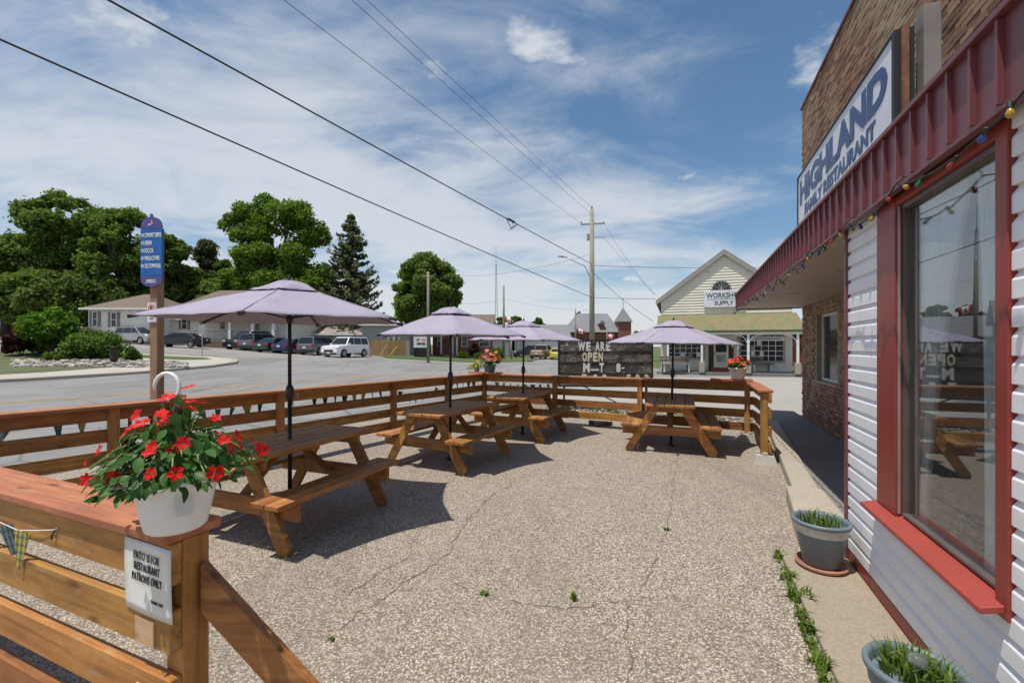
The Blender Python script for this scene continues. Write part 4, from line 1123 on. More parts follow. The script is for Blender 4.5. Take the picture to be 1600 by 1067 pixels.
# weeds in the joints
def weed(px, py, n, r, h, seed, lab, z=.0, w=.008):
    p = gp(px, py, z); o = blades(int(n * .8), r * .8, h * .68, seed, w * .9, 1.1).build('weed_tuft', 'leaf_grass', None, loc=(p.x, p.y, z + .002)); tag(o, lab, 'weed', 'weeds growing in paving joints')
weed(1232, 905, 46, .07, .12, 1, 'grassy weed clump at the corner of concrete slab'); weed(1248, 935, 60, .08, .15, 2, 'large leafy weed clump beside the concrete slab below the planter')
weed(1262, 985, 40, .06, .11, 3, 'weed clump along the concrete slab edge'); weed(1280, 1040, 46, .06, .11, 4, 'weed clump along the concrete slab edge near the grass pot')
weed(1218, 872, 30, .05, .09, 9, 'low weeds where the slab meets aggregate paving'); weed(1258, 785, 36, .08, .13, 5, 'weed clump growing against the kerb block'); weed(1236, 748, 24, .06, .10, 6, 'small weeds at the foot of the walkway kerb')
weed(897, 938, 12, .02, .11, 7, 'single upright weed sprouting from a paving crack', 0, .014); weed(757, 930, 16, .03, .06, 8, 'small round weed sprouting in paving crack', 0, .012); weed(1042, 828, 22, .04, .05, 10, 'flat green weed in the long paving crack', 0, .012)
weed(1058, 712, 14, .03, .07, 11, 'thin weed in the crack before end-on table'); weed(1100, 652, 50, .25, .22, 12, 'grass tuft growing behind the far fence rails', 0, .012); weed(516, 1000, 10, .02, .05, 13, 'tiny weed in crack near fence brace')
ws_ = MB(); rw = random.Random(77)
for i in range(85):
    u = rw.random() ** 1.2; py = 862 + 215 * u; px = 1216 + (py - 862) * .345 + rw.gauss(0, 3.0); p = gp(px, py); k = abs(rw.gauss(0, 1))
    q = blades(rw.randint(2, 7), .02, rw.uniform(.02, .075), i, rw.uniform(.003, .008), 1.3); ws_.add([(a[0] + p.x, a[1] + p.y, a[2] + .001) for a in q.v], q.f)
for i in range(60):
    u = rw.random(); px = 1206 + 52 * u + rw.gauss(0, 1.2); py = 672 + 108 * u; p = gp(px, py)
    q = blades(rw.randint(3, 6), .03, rw.uniform(.03, .08), i + 500, .006, 1.2); ws_.add([(a[0] + p.x, a[1] + p.y, a[2] + .001) for a in q.v], q.f)
tag(kind(ws_.build('joint_grass', 'leaf_grass'), 'stuff'), 'thin strip of grass and weeds rooted along the slab and kerb joint', 'grass')
# scrap boards lying by the far fence
def scrap(label, px, py, L, w, rz, z=.05):
    p = gp(px, py); t = thing('scrap_pallet', label, 'wood scrap', p + V((0, 0, .0)), rz)
    for k in (-1, 1): board('runner', t, (-L / 2, k * (w / 2 - .04), .04), (L / 2, k * (w / 2 - .04), .04), .06, .08, 'greywood')
    for k in range(4): board('slat', t, (-L / 2 + .05 + k * (L - .1) / 3, -w / 2, .09), (-L / 2 + .05 + k * (L - .1) / 3, w / 2, .09), .09, .018, 'lightwood')
scrap('weathered pallet scrap lying by the far fence', 938, 664, .40, .32, .3); scrap('grey plank offcut lying under the far fence', 912, 650, .28, .16, .1)

# ------------------------------------------------------------------ letter board
lb = thing('letter_board', 'black bark-print letter board on metal legs reading we are open', 'sign', V((1.22, 11.5, 0)), -R(2)); LW = 2.34; z0, z1 = .64, 1.79
MB().box(0, LW, 0, .12, z0, z1).build('panel', 'board', lb)
mb = MB()
for a in ((-.035, 0.0), (LW, LW + .035)): mb.box(a[0], a[1], -.02, .14, z0 - .03, z1 + .03)
mb.box(0, LW, -.02, .14, z1, z1 + .03); mb.box(0, LW, -.02, .14, z0 - .03, z0); mb.build('frame', 'black', lb)
rows = [1.51, 1.235, .955]
for r in rows: MB().box(0.002, LW - .002, -.014, -.001, r - .008, r + .008).build('letter_track', 'black', lb)
def letters(body, x, z, h, step, mat='whiteletter', widths=None):
    for ch in body:
        if ch == ' ': x += step * .75; continue
        w = {'W': .19, 'M': .17, 'I': .05, '-': .075, '\u2014': .20, 'T': .115}.get(ch, .115) * (h / .24)
        if ch in '-\u2014': MB().box(x, x + w, -.0165, -.0125, z + h * (.40 if ch == '-' else .18), z + h * (.54 if ch == '-' else .36)).build('letter', mat, lb)
        else: link('letter', text_mesh(ch, w, h, mat, .05, 0, .004), lb, mtx=Matrix.Translation((x + w / 2, -.0165, z + h / 2)) @ Matrix.Rotation(R(90), 4, 'X'))
        x += w + .022
letters('WE', .47, 1.53, .235, .1); letters('ARE', .91, 1.53, .235, .1); letters('OPEN', .58, 1.26, .24, .1, 'creamletter'); letters('M\u2014T', .60, .985, .24, .1); letters('8-', 1.44, .985, .235, .1)
letters('F-', .57, .70, .24, .1); letters('8-9', .85, .70, .24, .1); letters('S', 1.70, .70, .24, .1, 'creamletter'); letters('8-3', 1.92, .70, .24, .1, 'creamletter')
letters('A', .16, 1.66, .09, .1)
for x in (.12, LW - .12):
    MB().bar((x, .06, .02), (x, .06, z0), .05, .05).build('leg', 'black', lb)
    MB().bar((x, -.45, .025), (x, .60, .025), .05, .05).build('foot', 'black', lb)
MB().bar((.45, -.25, .03), (1.7, -.10, z0 + .2), .03, .03).build('stay', 'black', lb) if False else MB().bar((LW - .5, -.42, .03), (.55, .03, z0 + .02), .025, .025).build('stay', 'black', lb)

# ------------------------------------------------------------------ wayfinding sign
sp = thing('wayfinding_sign', 'tall wooden post with blue and purple town direction sign', 'sign', V((-4.91, 6.2, 0)), R(-8)); PZ = 2.55
board('post', sp, (0, 0, 0), (0, 0, 3.28), .115, .115, 'signwood', (0, 1, 0), .006)
mb = MB(); arc = [(-.16, 0), (.16, 0)] + [(.16 * math.cos(a), .02 + .10 * math.sin(a)) for a in [math.pi * k / 10 for k in range(11)]]
def plate(poly, y0, y1, zc, mat, nm): return MB().prism([(p[0], p[1] + zc) for p in poly], y0, y1, 'y').build(nm, mat, sp)
rot = V((0, -1, 0))
plate([(-.165, 0), (.165, 0), (.165, .64), (-.165, .64)], -.09, -.0585, 2.61, 'signblue', 'direction_panel')
plate([(.16 * math.cos(math.pi * k / 12), .045 + .115 * math.sin(math.pi * k / 12)) for k in range(13)] + [(-.16, 0), (.16, 0)], -.09, -.075, 3.255, 'signpurple', 'top_panel')
plate([(.165 * math.cos(math.pi * k / 12), -.045 - .10 * math.sin(math.pi * k / 12)) for k in range(13)] + [(-.165, 0), (.165, 0)], -.09, -.075, 2.605, 'signpurple', 'bottom_panel')
for i, (b_, w) in enumerate((('COMMUNITY CENTRE', .258), ('ARENA', .115), ('SOCCER', .14), ('WALLACE PARK', .235), ('OLD TOWN HALL', .25))):
    z = 3.165 - i * .105
    text_on(sp, b_, w, .060, 'whiteletter', (-.105 + w / 2 + .005, -.0915, z), rot, .018)
    MB().lathe([(0, 0), (.024, 0), (.024, .002), (0, .002)], 14, (-.133, -.0925, z), 'y').build('arrow_disc', 'whiteletter', sp)
    MB().prism([(-.014, 0), (.0, .014), (.0, .005), (.014, .005), (.014, -.005), (0, -.005), (0, -.014)], -.0945, -.0935, 'y').build('arrow', 'signblue', sp, loc=(-.133, 0, z))
text_on(sp, 'EMBRO', .155, .052, 'whiteletter', (0, -.0915, 2.535), rot, .012)
MB().prism([(-.03, 0), (.03, 0), (.012, .03), (0, .07), (-.012, .03)], -.093, -.091, 'y').build('emblem', 'gold', sp, loc=(0.01, 0, 3.315)); MB().box(-.05, .0, -.0925, -.091, 3.30, 3.318).build('emblem_bar', 'whiteletter', sp)
MB().prism([(-.02, -.018), (.02, -.018), (.018, .02), (.0, .035), (-.018, .02)], -.092, -.074, 'y').build('finial', 'signpurple', sp, loc=(0, 0, 3.425))
np_ = thing('no_parking_sign', 'small white no parking plate screwed to the wooden post', 'sign', V((-4.91, 6.2, 0)), R(-8))
MB().box(-.075, .060, -.076, -.0585, 1.98, 2.25).build('plate', 'whiteletter', np_)
mb = MB(); mb.lathe([(.040, 0), (.052, 0), (.052, .002), (.040, .002), (.040, 0)], 24, (-.008, -.0785, 2.165), 'y'); mb.bar((-.04, -.0775, 2.197), (.025, -.0775, 2.133), .003, .010, (1, 0, 1)); mb.build('prohibition_ring', 'redletter', np_)
text_on(np_, 'P', .036, .055, 'blackletter', (-.008, -.077, 2.165), rot, .03); MB().prism([(-.03, 0), (-.01, .016), (-.01, .006), (.03, .006), (.03, -.006), (-.01, -.006), (-.01, -.016)], -.078, -.0765, 'y').build('arrow', 'blackletter', np_, loc=(-.008, 0, 2.03))

# ------------------------------------------------------------------ utility poles and wires
def upole(label, px, s, top, r, z=None):
    p = at(px, s, z); t = thing('utility_pole', label, 'utility pole', p)
    MB().tube([(0, 0, -.1), (0, 0, top * .5), (0, 0, top)], [r * 1.12, r * .95, r * .78], 14).build('shaft', 'polewood', t, True); return t
SP = 23.3
mp = upole('tall wooden utility pole with street lamp behind the letter board', 925, SP, 10.75, .175, 0)
def zp(py, s): return HC + (541 - py) / s
pb = at(925, SP, 0)
arm = MB(); arm.tube([(-.15, 0, zp(432, SP)), (-.5, -.05, zp(416, SP)), (-1.3, -.1, zp(408, SP)), (-1.75, -.1, zp(402, SP))], .03, 8); arm.build('lamp_arm', 'galv', mp, True)
MB().lathe([(0, -.05), (.06, -.04), (.11, 0), (.08, .06), (0, .07)], 14, (-2.05, -.1, zp(401, SP))).build('lamp_head', 'galv', mp, True).scale = (1, 1, 1)
MB().bar((-2.3, -.1, zp(401, SP)), (-1.7, -.1, zp(402.5, SP)), .13, .09).build('lamp_body', 'galv', mp, bevel=.02)
MB().bar((-.75, 0, zp(351, SP)), (.85, 0, zp(349, SP)), .07, .09).build('crossarm', 'polewood', mp)
for x in (-.72, .80): MB().lathe([(0, 0), (.04, .0), (.05, .05), (.03, .09), (.045, .12), (0, .15)], 10, (x, 0, zp(350, SP) + .04)).build('insulator', 'trimgrey', mp)
MB().lathe([(0, 0), (.03, 0), (.035, .15), (.05, .2), (.03, .3), (0, .34)], 10, (0, 0, 10.73)).build('top_pin', 'black', mp)
MB().lathe([(0, 0), (.09, .0), (.1, .1), (.1, .45), (0, .5)], 12, (-.26, 0, zp(376, SP))).build('cutout', 'trimgrey', mp)
MB().bar((.15, 0, zp(371, SP)), (.85, 0, zp(371, SP)), .05, .05).build('spacer_arm', 'galv', mp)
def wire(label, a, b, r, sag, ext=1.6, name='overhead_wire', mat='wire'):
    a, b = V(a), V(b); e = a + (b - a) * ext; pts = []
    for i in range(25):
        u = i / 24; p = a.lerp(e, u); p.z -= sag * 4 * u * (1 - u); pts.append(p)
    o = MB().tube(pts, r, 6).build(name, mat, None, True); tag(o, label, 'wire'); return o
def ray(px, py, z): k = (z - HC) / ((541 - py) / 700); return V(((px - 800) / 700 * k, k, z))
A = lambda py, dx=0: V((pb.x + dx, pb.y, zp(py, SP)))
wire('lowest thick black cable crossing above the umbrellas to the lamp pole', A(465), ray(0, 50, 6.2), .016, .12)
wb = wire('thick black cable with splice joining the lamp pole by street light', A(413), ray(185, 0, 7.2), .018, .10)
wire('thin bare wire ending at the left of the crossarm', A(349, -.72), ray(452, 0, 9.0), .007, .10)
wire('thin wire running to the pole just under its top', A(336), ray(556, 0, 10), .007, .10)
wire('topmost thin wire running to the tip of the pole', A(325), ray(579, 0, 10.5), .007, .10)
pj = V(A(413)).lerp(ray(185, 0, 7.2), .16) ; d_ = (ray(185, 0, 7.2) - A(413)).normalized()
mb = MB(); c0 = V(A(413)) + (ray(185, 0, 7.2) - A(413)) * .30
spl = MB()
k_ = 0
for u in np.linspace(0, 1, 40):
    p = V(A(413)).lerp(ray(185, 0, 7.2), u)
    if abs(800 + 700 * p.x / p.y - 803) < 12: k_ = u
c0 = V(A(413)).lerp(ray(185, 0, 7.2), k_ or .3) - V((0, 0, .06))
spl.tube([c0 - d_ * .6, c0 - V((0, 0, .35)), c0 + d_ * .5], .02, 6); spl.tube([c0 - d_ * .3, c0 + d_ * .3], .05, 8); spl.tube([c0, c0 + V((.1, 0, -.25)), c0 + V((-.1, 0, -.4))], .012, 5)
tag(spl.build('cable_splice', 'wire', None), 'dark splice knot hanging on the thick upper cable', 'cable splice')
wire('wire leaving the pole head down to the workshop eave', A(349, .8), at(1022, 26, zp(460, 26)), .007, .25, 1.0); wire('second wire from the pole down behind workshop store', A(371, .8), at(1040, 20, zp(475, 20)), .007, .2, 1.0)
wire('cable dropping steeply from lamp pole towards the town hall tower', A(425), at(1021, 20, zp(502, 20)), .014, .2, 1.0); wire('level cable from the pole to the right across workshop gable', A(415), at(1185, 23, zp(418, 23)), .014, .08, 1.0)
wire('low level cable from lamp pole to workshop corner', A(465), at(1024, 26, zp(467, 26)), .014, .02, 1.0); wire('faint service wire from pole to the left towards street sign pole', A(397), at(670, 17.5, zp(430, 17.5)), .008, .6, 1.0)
sp2 = upole('plain grey utility pole beside the tech camp sign', 669, 17.5, 8.1, .13); MB().bar((-.5, 0, 7.7), (.5, 0, 7.75), .06, .08).build('crossarm', 'polewood', sp2)
upole('dark wooden utility pole in front of the grey warehouse', 787, 12.2, 9.4, .15); upole('thin utility pole near the town hall', 899, 10, 7.5, .12); upole('short pole carrying flag before the town hall', 948, 11, 4.6, .06); upole('short wooden post on the far road corner', 799, 13, 2.6, .09)
wire('wire strung between the dark pole and town hall pole', at(787, 12.2, zp(466, 12.2)), at(899, 10, zp(484, 10)), .010, .3, 1.0); wire('wire strung from the sign pole to the dark pole', at(670, 17.5, zp(469, 17.5)), at(787, 12.2, zp(466, 12.2)), .010, .5, 1.0)
wire('wire from town hall pole on to lamp pole', at(899, 10, zp(485, 10)), A(482), .008, .1, 1.0)
# lattice mast
mt = thing('radio_mast', 'slender grey lattice radio mast far behind the houses', 'mast', at(775, 7, 0)); H = 20.0
for k in range(3):
    a = 2.09 * k; MB().tube([(math.cos(a) * .5, math.sin(a) * .5, 0), (math.cos(a) * .12, math.sin(a) * .12, H)], .05, 5).build('mast_leg', 'galv', mt)
mb = MB()
for i in range(22):
    z = i * H / 22; z2 = z + H / 22; q = .5 - .38 * z / H; q2 = .5 - .38 * z2 / H
    for k in range(3): a, a2 = 2.09 * k, 2.09 * (k + 1); mb.bar((math.cos(a) * q, math.sin(a) * q, z), (math.cos(a2) * q2, math.sin(a2) * q2, z2), .03, .03)
mb.build('lattice', 'galv', mt); MB().tube([(0, 0, H - .5), (0, 0, H + 4)], .04, 5).build('whip_aerial', 'galv', mt)
# flags
def flag(label, p, w, h, rz):
    t = thing('flag', label, 'flag', p, rz)
    def strip(x0, x1, mat, nm):
        mb = MB(); n = 8; vs = []
        for j in (0, 1):
            for i in range(n + 1):
                u = x0 + (x1 - x0) * i / n; vs.append((u * w, .06 * math.sin(u * 7), -h * j - u * .35 * w))
        mb.add(vs, [(i, i + 1, n + 2 + i, n + 1 + i) for i in range(n)]); o = mb.build(nm, mat, t, True); sd = o.modifiers.new('s', 'SOLIDIFY'); sd.thickness = .006
    strip(0, .25, 'flagred', 'hoist_band'); strip(.25, .75, 'whiteletter', 'white_band'); strip(.75, 1, 'flagred', 'fly_band')
    MB().prism([(-.13 * w, -.1 * h), (0, -.3 * h), (.13 * w, -.1 * h), (.06 * w, .1 * h), (0, .3 * h), (-.06 * w, .1 * h)], -.02, .02, 'y').build('leaf_emblem', 'flagred', t, loc=(.5 * w, .06 * math.sin(3.5), -h / 2 - .175 * w))
    MB().tube([(0, 0, .1), (0, 0, -h - .3)], .03, 6).build('staff', 'galv', t)
pz = at(787, 12.2); flag('red and white flag on the dark wooden pole', pz + V((.18, -.15, zp(494, 12.2))), 1.0, .75, .4); pz = at(899, 10); flag('red and white flag on the pole near the town hall roof', pz + V((.15, -.12, zp(512, 10))), 1.4, .7, .2); pz = at(948, 11, 0); flag('red and white flag low on the short pole before town hall', pz + V((.08, -.05, zp(521, 11))), 1.0, .7, .3)

# ------------------------------------------------------------------ workshop store
WS = thing('workshop_store', 'old white clapboard store with front gable and mossy porch roof', 'building', at(1131, 25.5, -.02), -R(20)); SW = 25.5
def wx(px): return (px - 1131) / 28.0
def wz(py, s=SW): return HC + .02 + (541 - py) / s
hw = 3.65; zE = wz(464); zK = wz(394); zP = wz(491)
poly = [(-hw, 0), (hw, 0), (hw, zE), (0.0, zK - .12), (-hw, zE)]
MB().prism(poly, .06, 11, 'y').build('wall', 'oldwhite', WS)
mb = MB(); z = zP - .1; hrow = .17
def halfw(z): return hw if z < zE else max(0, hw * (zK - .12 - z) / (zK - .12 - zE))
while z < zK - .25:
    a, b_ = halfw(z), halfw(z + hrow); a = min(a, hw)
    mb.add([(-a, .0, z), (a, .0, z), (b_, .045, z + hrow), (-b_, .045, z + hrow), (-a, .06, z), (a, .06, z)], [(0, 1, 2, 3), (0, 4, 5, 1)]); z += hrow
kind(mb.build('gable_siding', 'oldwhite', WS), 'stuff')
for sx in (-1, 1):
    ex = hw + .32; ez = zE - .32 * (zK - zE) / hw
    MB().prism([(0, zK), (sx * ex, ez), (sx * ex, ez + .14), (0, zK + .16)] if sx > 0 else [(0, zK), (0, zK + .16), (sx * ex, ez + .14), (sx * ex, ez)], -.13, 11.2, 'y').build('roof_slope', 'roofbrown', WS)
    MB().prism([(0, zK - .16), (sx * ex, ez - .16), (sx * ex, ez + .10), (0, zK + .10)], -.17, -.132, 'y').build('barge_board', 'trimgrey', WS)
# fan light
fw = MB(); cx, cz = wx(1127), wz(453)
arcp = [(math.cos(math.pi * k / 16), math.sin(math.pi * k / 16)) for k in range(17)]
MB().prism([(cx + .5 * a, cz + .52 * b_) for a, b_ in arcp], -.03, .03, 'y').build('fan_window', 'farglass', WS)
fan = MB()
for k in range(16):
    a, b_ = arcp[k], arcp[k + 1]; fan.bar((cx + .53 * a[0], -.035, cz + .55 * a[1]), (cx + .53 * b_[0], -.035, cz + .55 * b_[1]), .05, .06, (0, 0, 1))
for k in (3, 6, 8, 10, 13): fan.bar((cx, -.04, cz), (cx + .5 * arcp[k][0], -.04, cz + .52 * arcp[k][1]), .03, .025, (0, 1, 0))
fan.box(cx - .60, cx + .60, -.08, .0, cz - .10, cz); fan.build('fan_window_bars', 'trimgrey', WS)
# name board
MB().box(wx(1099), wx(1163), -.12, -.06, wz(480), wz(454)).build('name_board', 'signwhite', WS, bevel=.01)
cxs = (wx(1099) + wx(1163)) / 2
text_on(WS, 'WORKSHOP', 2.0, .33, 'greenletter', (cxs, -.123, wz(461.5)), (0, -1, 0), .02, depth=.01); text_on(WS, 'SUPPLY', 1.05, .26, 'greenletter', (cxs, -.123, wz(473.5)), (0, -1, 0), .02, depth=.01)
MB().box(cxs - .95, cxs + .95, -.126, -.121, wz(467.5) - .012, wz(467.5) + .012).build('underline', 'greenletter', WS)
# porch roof
PD = 1.95; ze = wz(516, 27.4); zt_ = zP; half = 3.85
MB().prism([(-PD - .25, ze), (.0, zt_), (.0, zt_ - .10), (-PD - .25, ze - .06)], -half, half, 'x').build('porch_roof', 'moss', WS)
MB().box(-half + .02, half - .02, -PD - .22, -PD - .10, ze - .26, ze - .07).build('porch_beam', 'oldwhite', WS)
MB().box(-half - .01, half + .01, -PD - .31, -PD - .251, ze - .12, ze - .02).build('gutter', 'greentrim', WS)
MB().prism([(-PD - .2, ze - .1), (0, zt_ - .15), (0, ze - .1)], -half + .10, -half + .16, 'x').build('porch_gable', 'oldwhite', WS); MB().prism([(-PD - .2, ze - .1), (0, zt_ - .15), (0, ze - .1)], half - .16, half - .10, 'x').build('porch_gable', 'oldwhite', WS)
MB().box(-half, half, -PD - .15, .05, -.05, .16).build('porch_floor', 'walk', WS)
for px in (1036, 1091, 1162, 1233):
    x = (px - 1131) / 29.6 + .12 * (1 if px < 1100 else -1) * 0
    MB().box(x - .06, x + .06, -PD - .20, -PD - .08, .75, ze - .25).build('porch_post', 'white', WS); MB().box(x - .14, x + .14, -PD - .27, -PD - .01, .155, .755).build('post_pedestal', 'curb', WS, bevel=.01)
    for k in (-1, 1):
        if abs(x + k * .6) > 3.9: continue
        pts = [(x + k * (.06 + .6 * (1 - math.cos(a))), -PD - .14, ze - .28 - .45 * (1 - math.sin(a))) for a in [math.pi / 2 * i / 6 for i in range(7)]]
        m_ = MB()
        for a, b_ in zip(pts, pts[1:]): m_.bar(a, b_, .04, .05, (0, 1, 0))
        m_.build('bracket', 'white', WS)
def shopwin(x0, x1, z0, z1, nx, nz):
    w = MB().box(x0, x1, .0, .045, z0, z1).build('shop_window', 'farglass', WS); m_ = MB()
    m_.box(x0 - .10, x0, -.06, .05, z0 - .1, z1 + .1); m_.box(x1, x1 + .10, -.06, .05, z0 - .1, z1 + .1); m_.box(x0, x1, -.06, .05, z1, z1 + .1); m_.box(x0, x1, -.06, .05, z0 - .1, z0)
    m_.build('window_frame', 'trimgrey', w); g = MB()
    for i in range(1, nx): x = x0 + (x1 - x0) * i / nx; g.box(x - .018, x + .018, -.03, -.002, z0, z1)
    for i in range(1, nz): z = z0 + (z1 - z0) * i / nz; g.box(x0, x1, -.032, -.004, z - .018, z + .018)
    g.build('glazing_bars', 'white', w)
shopwin(wx(1042), wx(1098), .95, 2.15, 6, 4); shopwin(wx(1157), wx(1219), .80, 2.30, 6, 5)
rndp = random.Random(4)
for k in range(9): 
    x = wx(1160) + rndp.random() * 1.9; z = 1.0 + rndp.random() * .8; MB().box(x, x + .2, -.052, -.045, z, z + .28).build('window_poster', rndp.choice(['paper', 'potband', 'lightwood', 'signwhite']), WS) if k < 4 else None
for k in range(3):
    x = wx(1062) + k * .45; MB().box(x, x + .22, -.052, -.045, 1.02, 1.3).build('window_poster', ['paper', 'lightwood', 'signwhite'][k], WS)
dx0, dx1 = wx(1107), wx(1146)
MB().box(dx0, dx1, -.02, .03, .16, 2.55).build('door_recess', 'maroonglass', WS)
dr = MB().box(wx(1115), wx(1138), -.05, -.022, .36, 2.35).build('door', 'oldwhite', WS); MB().box(wx(1118), wx(1135), -.056, -.051, 1.30, 2.25).build('door_pane', 'farglass', dr); MB().box(wx(1119), wx(1134), -.056, -.051, .70, 1.18).build('door_poster', 'stonegrey', dr); MB().box(wx(1115.6), wx(1116.4), -.09, -.051, 1.15, 1.3).build('door_handle', 'black', dr)
MB().box(dx0 + .1, dx1 - .1, -.45, -.021, .161, .36).build('door_step', 'barnred', WS)
MB().box(wx(1172), wx(1221), -.14, -.07, wz(533), wz(526)).build('small_sign', 'signwhite', WS); MB().box(wx(1118), wx(1150), -.14, -.07, wz(531), wz(524)).build('small_sign', 'signwhite', WS)
for k in range(15): MB().box(wx(1177 + k * 2.6), wx(1178.6 + k * 2.6), -.143, -.1405, wz(530.6 + .3 * (k % 3)), wz(528 - .5 * (k % 4 == 0))).build('worn_lettering', 'trimgrey', WS)
text_on(WS, "Priddle's Basketry" if False else 'Trigger Marketing', 1.6, .13, 'blackletter', ((wx(1172) + wx(1221)) / 2, -.142, wz(529.5)), (0, -1, 0), 0, .3) if False else None
for i in range(19):
    z = .2 + i * .125
    for x0, x1 in ((-hw, wx(1041) - .1), (wx(1220) + .1, hw)): 
        if x1 - x0 > .1: MB().add([(x0, .02, z), (x1, .02, z), (x1, .05, z + .125), (x0, .05, z + .125)], [(0, 1, 2, 3)]).build('clapboard', 'oldwhite', WS)
def bench(label, px, s, w, mat):
    t = thing('porch_bench', label, 'bench', at(px, s, .145))
    board('seat', t, (-w / 2, 0, .45), (w / 2, 0, .45), .40, .05, mat)
    for z in (.68, .86): board('back_slat', t, (-w / 2, .2, z), (w / 2, .22, z), .12, .03, mat, (0, 1, 0))
    for k in (-1, 1): board('leg', t, (k * (w / 2 - .15), -.12, 0), (k * (w / 2 - .15), -.12, .42), .07, .07, 'white', (0, 1, 0)); board('leg', t, (k * (w / 2 - .15), .16, 0), (k * (w / 2 - .15), .21, .9), .07, .07, mat, (0, 1, 0))
bench('long greenish wooden bench on porch left of the store door', 1056, 26.6, 1.75, 'greywood'); bench('grey bench on porch below the right store window', 1190, 26.4, 1.3, 'greywood')
# barn to the right
bn = thing('red_barn', 'red board barn with pale metal roof beside the workshop store', 'building', at(1262, 19, 0)); MB().box(-1.5, 7, 0, 9, 0, wz(528, 19)).build('wall', 'barnred', bn)
MB().prism([(-2.2, wz(528, 19)), (2.6, wz(496, 19) + 1.2), (7.6, wz(528, 19)), (7.6, wz(528, 19) - .12), (2.6, wz(496, 19) + 1.05), (-2.2, wz(528, 19) - .12)], -.4, 9.4, 'y').build('roof', 'barnroof', bn)
MB().box(-.6, .0, -.03, .02, 1.2, 1.9).build('window', 'farglass', bn)

# ------------------------------------------------------------------ far buildings
th = thing('town_hall', 'red brick town hall with grey hip roof and pointed corner tower', 'building', at(938, 8.6, 0)); sT = 8.6
def tz(py): return HC + (541 - py) / sT
def tx(px): return (px - 938) / sT
e = tz(519); k = tz(487)
MB().box(tx(897), tx(966), 0, 9, 0, e).build('wall', 'farbrick', th)
x0, x1 = tx(884), tx(970); m_ = MB(); m_.add([(x0, -.6, e), (x1, -.6, e), (x1, 9.6, e), (x0, 9.6, e), (tx(908), 4.5, k), (tx(957), 4.5, k)], [(0, 1, 5, 4), (1, 2, 5), (2, 3, 4, 5), (3, 0, 4), (0, 3, 2, 1)]); m_.build('roof', 'roofgrey', th)
MB().box(tx(965), tx(984), -1, 2.0, 0, tz(503)).build('tower', 'farbrick', th); m_ = MB(); c = ((tx(965) + tx(984)) / 2, .5)
m_.add([(tx(963), -1.3, tz(503)), (tx(986), -1.3, tz(503)), (tx(986), 2.3, tz(503)), (tx(963), 2.3, tz(503)), (c[0], c[1], tz(480))], [(0, 1, 4), (1, 2, 4), (2, 3, 4), (3, 0, 4), (0, 3, 2, 1)]); m_.build('spire', 'roofgrey', th)
MB().tube([(c[0], c[1], tz(481)), (c[0], c[1], tz(465))], .05, 5).build('spire_finial', 'black', th); MB().lathe([(0, 0), (.45, 0), (.45, .05), (0, .05)], 16, (tx(955), -.08, tz(524)), 'y').build('round_window', 'whiteletter', th)
MB().box(tx(937), tx(944), -.1, 3, e - .5, tz(506)).build('dormer', 'farbrick', th); MB().prism([(tx(935.5), tz(506)), (tx(946), tz(506)), (tx(940.5), tz(500))], -.3, 3, 'y').build('dormer_roof', 'roofgrey', th)
for px in (905, 918, 930, 946): MB().box(tx(px), tx(px + 5), -.06, .02, 1.2, 3.2).build('window', 'farglass', th)
wh = thing('grey_warehouse', 'long low grey warehouse with dark sloping roof beyond the road', 'building', at(880, 9.5, 0)); sT = 9.5
MB().box((762 - 880) / 9.5, (890 - 880) / 9.5, 0, 10, 0, HC + (541 - 528) / 9.5).build('wall', 'white', wh)
m_ = MB(); za = HC + (541 - 530) / 9.5; m_.prism([(-.6, za), (5, HC + (541 - 505) / 9.5), (10.6, za)], (758 - 880) / 9.5, (893 - 880) / 9.5, 'x'); m_.build('roof', 'roofgrey', wh)
for px in (795, 800, 812): MB().box((px - 880) / 9.5, (px + 9 - 880) / 9.5, -.05, .02, .05, 2.9).build('shutter_door', 'alu', wh)
def house(label, px0, px1, s, eave, ridge, base_z, depth, wallmat, roofmat, hip=True, windows=(), name='house', ov=.5):
    cx = (px0 + px1) / 2; p = at(cx, s, base_z); t = thing(name, label, 'house', p)
    f = lambda py: HC - base_z + (541 - py) / s; w = (px1 - px0) / s / 2; e, r = f(eave), f(ridge)
    MB().box(-w, w, 0, depth, -.8, e).build('wall', wallmat, t)
    m_ = MB(); i = min(w * .8, depth / 2) if hip else 0
    m_.add([(-w - ov, -ov, e), (w + ov, -ov, e), (w + ov, depth + ov, e), (-w - ov, depth + ov, e), (-w - ov * (0 if hip else 1) + i, depth / 2, r), (w + ov * (0 if hip else 1) - i, depth / 2, r)], [(0, 1, 5, 4), (1, 2, 5), (2, 3, 4, 5), (3, 0, 4), (0, 3, 2, 1)])
    m_.build('roof', roofmat, t); MB().box(-w - ov - .02, w + ov + .02, -ov - .04, -ov - .001, e - .15, e + .04).build('eaves_board', 'white', t)
    for (a, b_, y0, y1, sh) in windows:
        x0, x1 = (a - cx) / s, (b_ - cx) / s; wn_ = MB().box(x0, x1, -.05, .02, f(y1), f(y0)).build('window', 'farglass', t); g = MB(); zz0, zz1 = f(y1), f(y0)
        g.box(x0 - .08, x0, -.08, .02, zz0 - .08, zz1 + .08); g.box(x1, x1 + .08, -.08, .02, zz0 - .08, zz1 + .08); g.box(x0, x1, -.08, .02, zz1, zz1 + .08); g.box(x0, x1, -.08, .02, zz0 - .08, zz0); g.box(x0, x1, -.07, -.051, (zz0 + zz1) / 2 - .03, (zz0 + zz1) / 2 + .03)
        g.build('window_frame', 'white', wn_)
        if sh:
            for q in (x0 - .36, x1 + .09): MB().box(q, q + .27, -.07, .0, zz0 - .08, zz1 + .08).build('shutter', 'shutter', t)
    return t, f, cx
